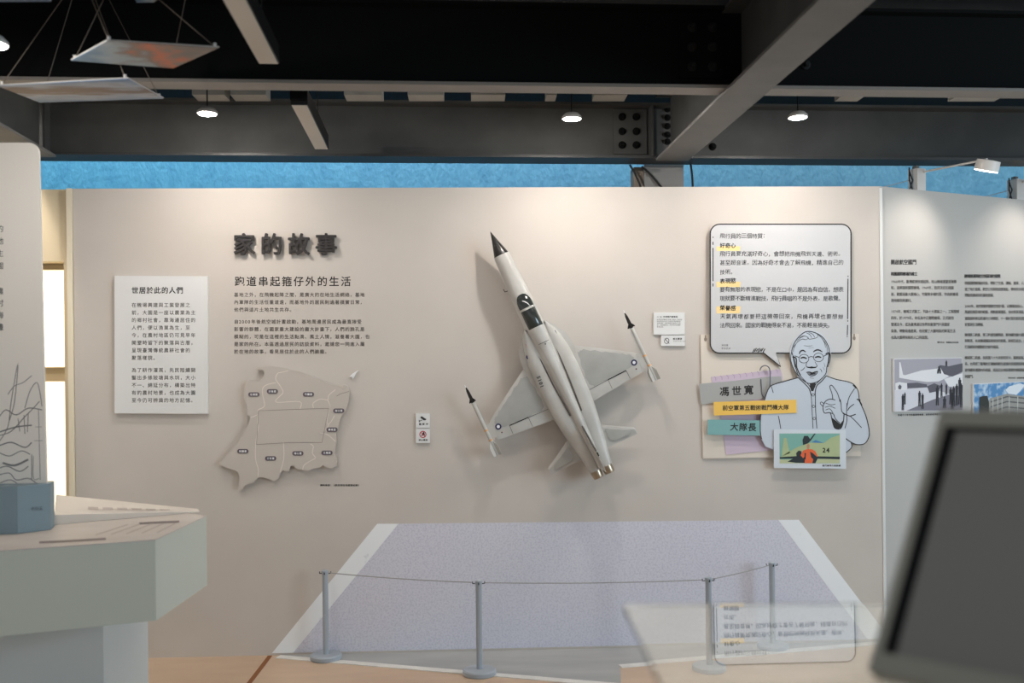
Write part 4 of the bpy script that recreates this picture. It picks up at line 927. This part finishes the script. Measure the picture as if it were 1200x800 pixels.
# tilted screen
bl_ = at_z(1018, 786, ZG + .018); 
tl_ = at_d(1103, 481.5, ((bl_ - CAM).dot(cf)) + .165)
up_ = tl_ - bl_; ex = Vector((-up_.y, up_.x, 0)).normalized()
if ex.dot(cr) < 0: ex = -ex
upn = up_.normalized(); nrm = ex.cross(upn).normalized()
if nrm.dot(CAM - bl_) < 0: nrm = -nrm
SW = .52; SH = up_.length
r = thing('touch_screen', 'dark tilted touch screen close to the camera at the lower right', 'screen', bl_ + ex*SW/2)
def sp(x, y, o): return bl_ + ex*x + upn*y + nrm*o
def sbox(mb, x0, x1, y0, y1, o0, o1): return mb.prism([sp(x0,y0,o0), sp(x1,y0,o0), sp(x1,y1,o0), sp(x0,y1,o0)], [sp(x0,y0,o1), sp(x1,y0,o1), sp(x1,y1,o1), sp(x0,y1,o1)])
M_house = mat('screen_housing', (206, 204, 192), .45)
sbox(MB(), 0, SW, 0, SH, -.028, -.001).obj('housing', M_house, r)
mb = MB(); bw_ = .012; tw = .026
sbox(mb, 0, bw_, 0, SH, -.0008, .004); sbox(mb, SW - bw_, SW, 0, SH, -.0008, .004); sbox(mb, bw_, SW - bw_, 0, tw, -.0008, .004); sbox(mb, bw_, SW - bw_, SH - tw, SH, -.0008, .004)
mb.obj('bezel', M_house, r)
mb = MB(); g_ = .016
sbox(mb, bw_ + .0002, bw_ + g_, tw, SH - tw, -.0006, .0015); sbox(mb, bw_ + g_, SW - bw_ - .0002, SH - tw - .008, SH - tw - .0002, -.0006, .0015)
mb.obj('black_border', mat('border_black', (40, 40, 42), .4), r)
sbox(MB(), bw_ + g_ + .0002, SW - bw_ - .0003, tw + .0003, SH - tw - .0083, -.0006, .001).obj('display', mat('display_glass', (180, 179, 174), .15, spec=.6), r)
# stand under the screen
bk = sp(SW/2, SH*.45, -.03)
MB().tube([bk, bk + Vector((0, 0, -.04)) - nrm*.02, Vector((bk.x, bk.y, ZG + .012)) - Vector((nrm.x, nrm.y, 0))*.03], .014, 10).obj('stand_neck', M_house, r)
pf = Vector((bk.x, bk.y, ZG + .001)) - Vector((nrm.x, nrm.y, 0))*.03
MB().lathe([(.085, 0), (.085, .008), (.07, .012)], Matrix.Translation(pf), 32).obj('stand_foot', M_house, r)

# ================================================================== HANGING PICTURES (upper left)
def hang(pts, z, label, cols, wires, dzs=(0, 0, 0, 0), seed=0, stretch=(2, 2, 1)):
    P4 = [at_z(x, y, z + d) for (x, y), d in zip(pts, dzs)]
    c = sum(P4, Vector()) / 4
    r = thing('hanging_picture', label, 'hanging picture', c, 'hanging pictures')
    MB().prism([p + Vector((0, 0, .003)) for p in P4], [p + Vector((0, 0, .0065)) for p in P4]).obj('frame', mat('picture_frame_pale', (196, 192, 188), .5), r)
    inner = [p + (c - p)*.012 for p in P4]
    MB().prism([p + Vector((0, 0, .0006)) for p in inner], [p + Vector((0, 0, .0028)) for p in inner]).obj('print', ramp_picture('picture_print_%d' % seed, cols, 2.4, stretch, 0 if cols is sky else 1), r)
    for i, (tx, ty) in enumerate(wires):
        a = P4[i] + (c - P4[i])*.06 + Vector((0, 0, .0068))
        d0 = (P4[i] - CAM).dot(cf); b = at_d(tx, ty, d0)
        t = (3.085 - a.z) / max(.05, b.z - a.z)
        q = a + (b - a)*t
        MB().tube([a, q], .0016, 6).obj('wire', mat('wire_grey', (128, 116, 104), .5, metal=.4), r)
        MB().tube([a + Vector((0, 0, -.0005)), a + Vector((0, 0, .012))], .006, 8).obj('wire_grip', M_lampbody, r)
sky = [(.16, (96, 128, 154)), (.36, (150, 164, 172)), (.48, (128, 108, 96)), (.58, (196, 104, 62)), (.68, (132, 112, 100)), (.85, (118, 110, 106))]
sky2 = [(.12, (104, 134, 172)), (.30, (168, 178, 192)), (.42, (126, 106, 94)), (.56, (134, 114, 100)), (.66, (176, 184, 196)), (.85, (116, 140, 170))]
ZH = 2.62
hang([(125, 48.5), (257, 56.5), (203.5, 80.5), (83, 71.5)], ZH, 'hanging picture with an orange glow, the higher of the two at upper left', sky, [(108, 0), (178, -8), (217, 0), (121, 0)], seed=1, stretch=(2.2, 1.6, 1))
hang([(150, 92.5), (192, 116), (46, 120.5), (-4, 101)], ZH - .02, 'hanging picture of clouds over brown land, the lower of the two at upper left', sky2, [(112, 0), (128, 0), (84, 0), (72, 0)], seed=2, stretch=(1.2, 3.2, 1))
hang([(-40, -26), (66, -22), (60, 2.5), (-60, 3.0)], ZH + .26, 'hanging picture barely showing at the top left corner of the picture', sky2, [(10, -60), (40, -60), (40, -60), (10, -60)], seed=3)
hang([(150, -18), (214, -18), (180, 3.2), (160, 3.6)], ZH + .26, 'hanging picture barely showing at the top edge above the higher hanging picture', sky, [(160, -60), (190, -60), (190, -60), (160, -60)], seed=4)

# the lettering helper is not part of the scene
bpy.data.objects.remove(_curo)
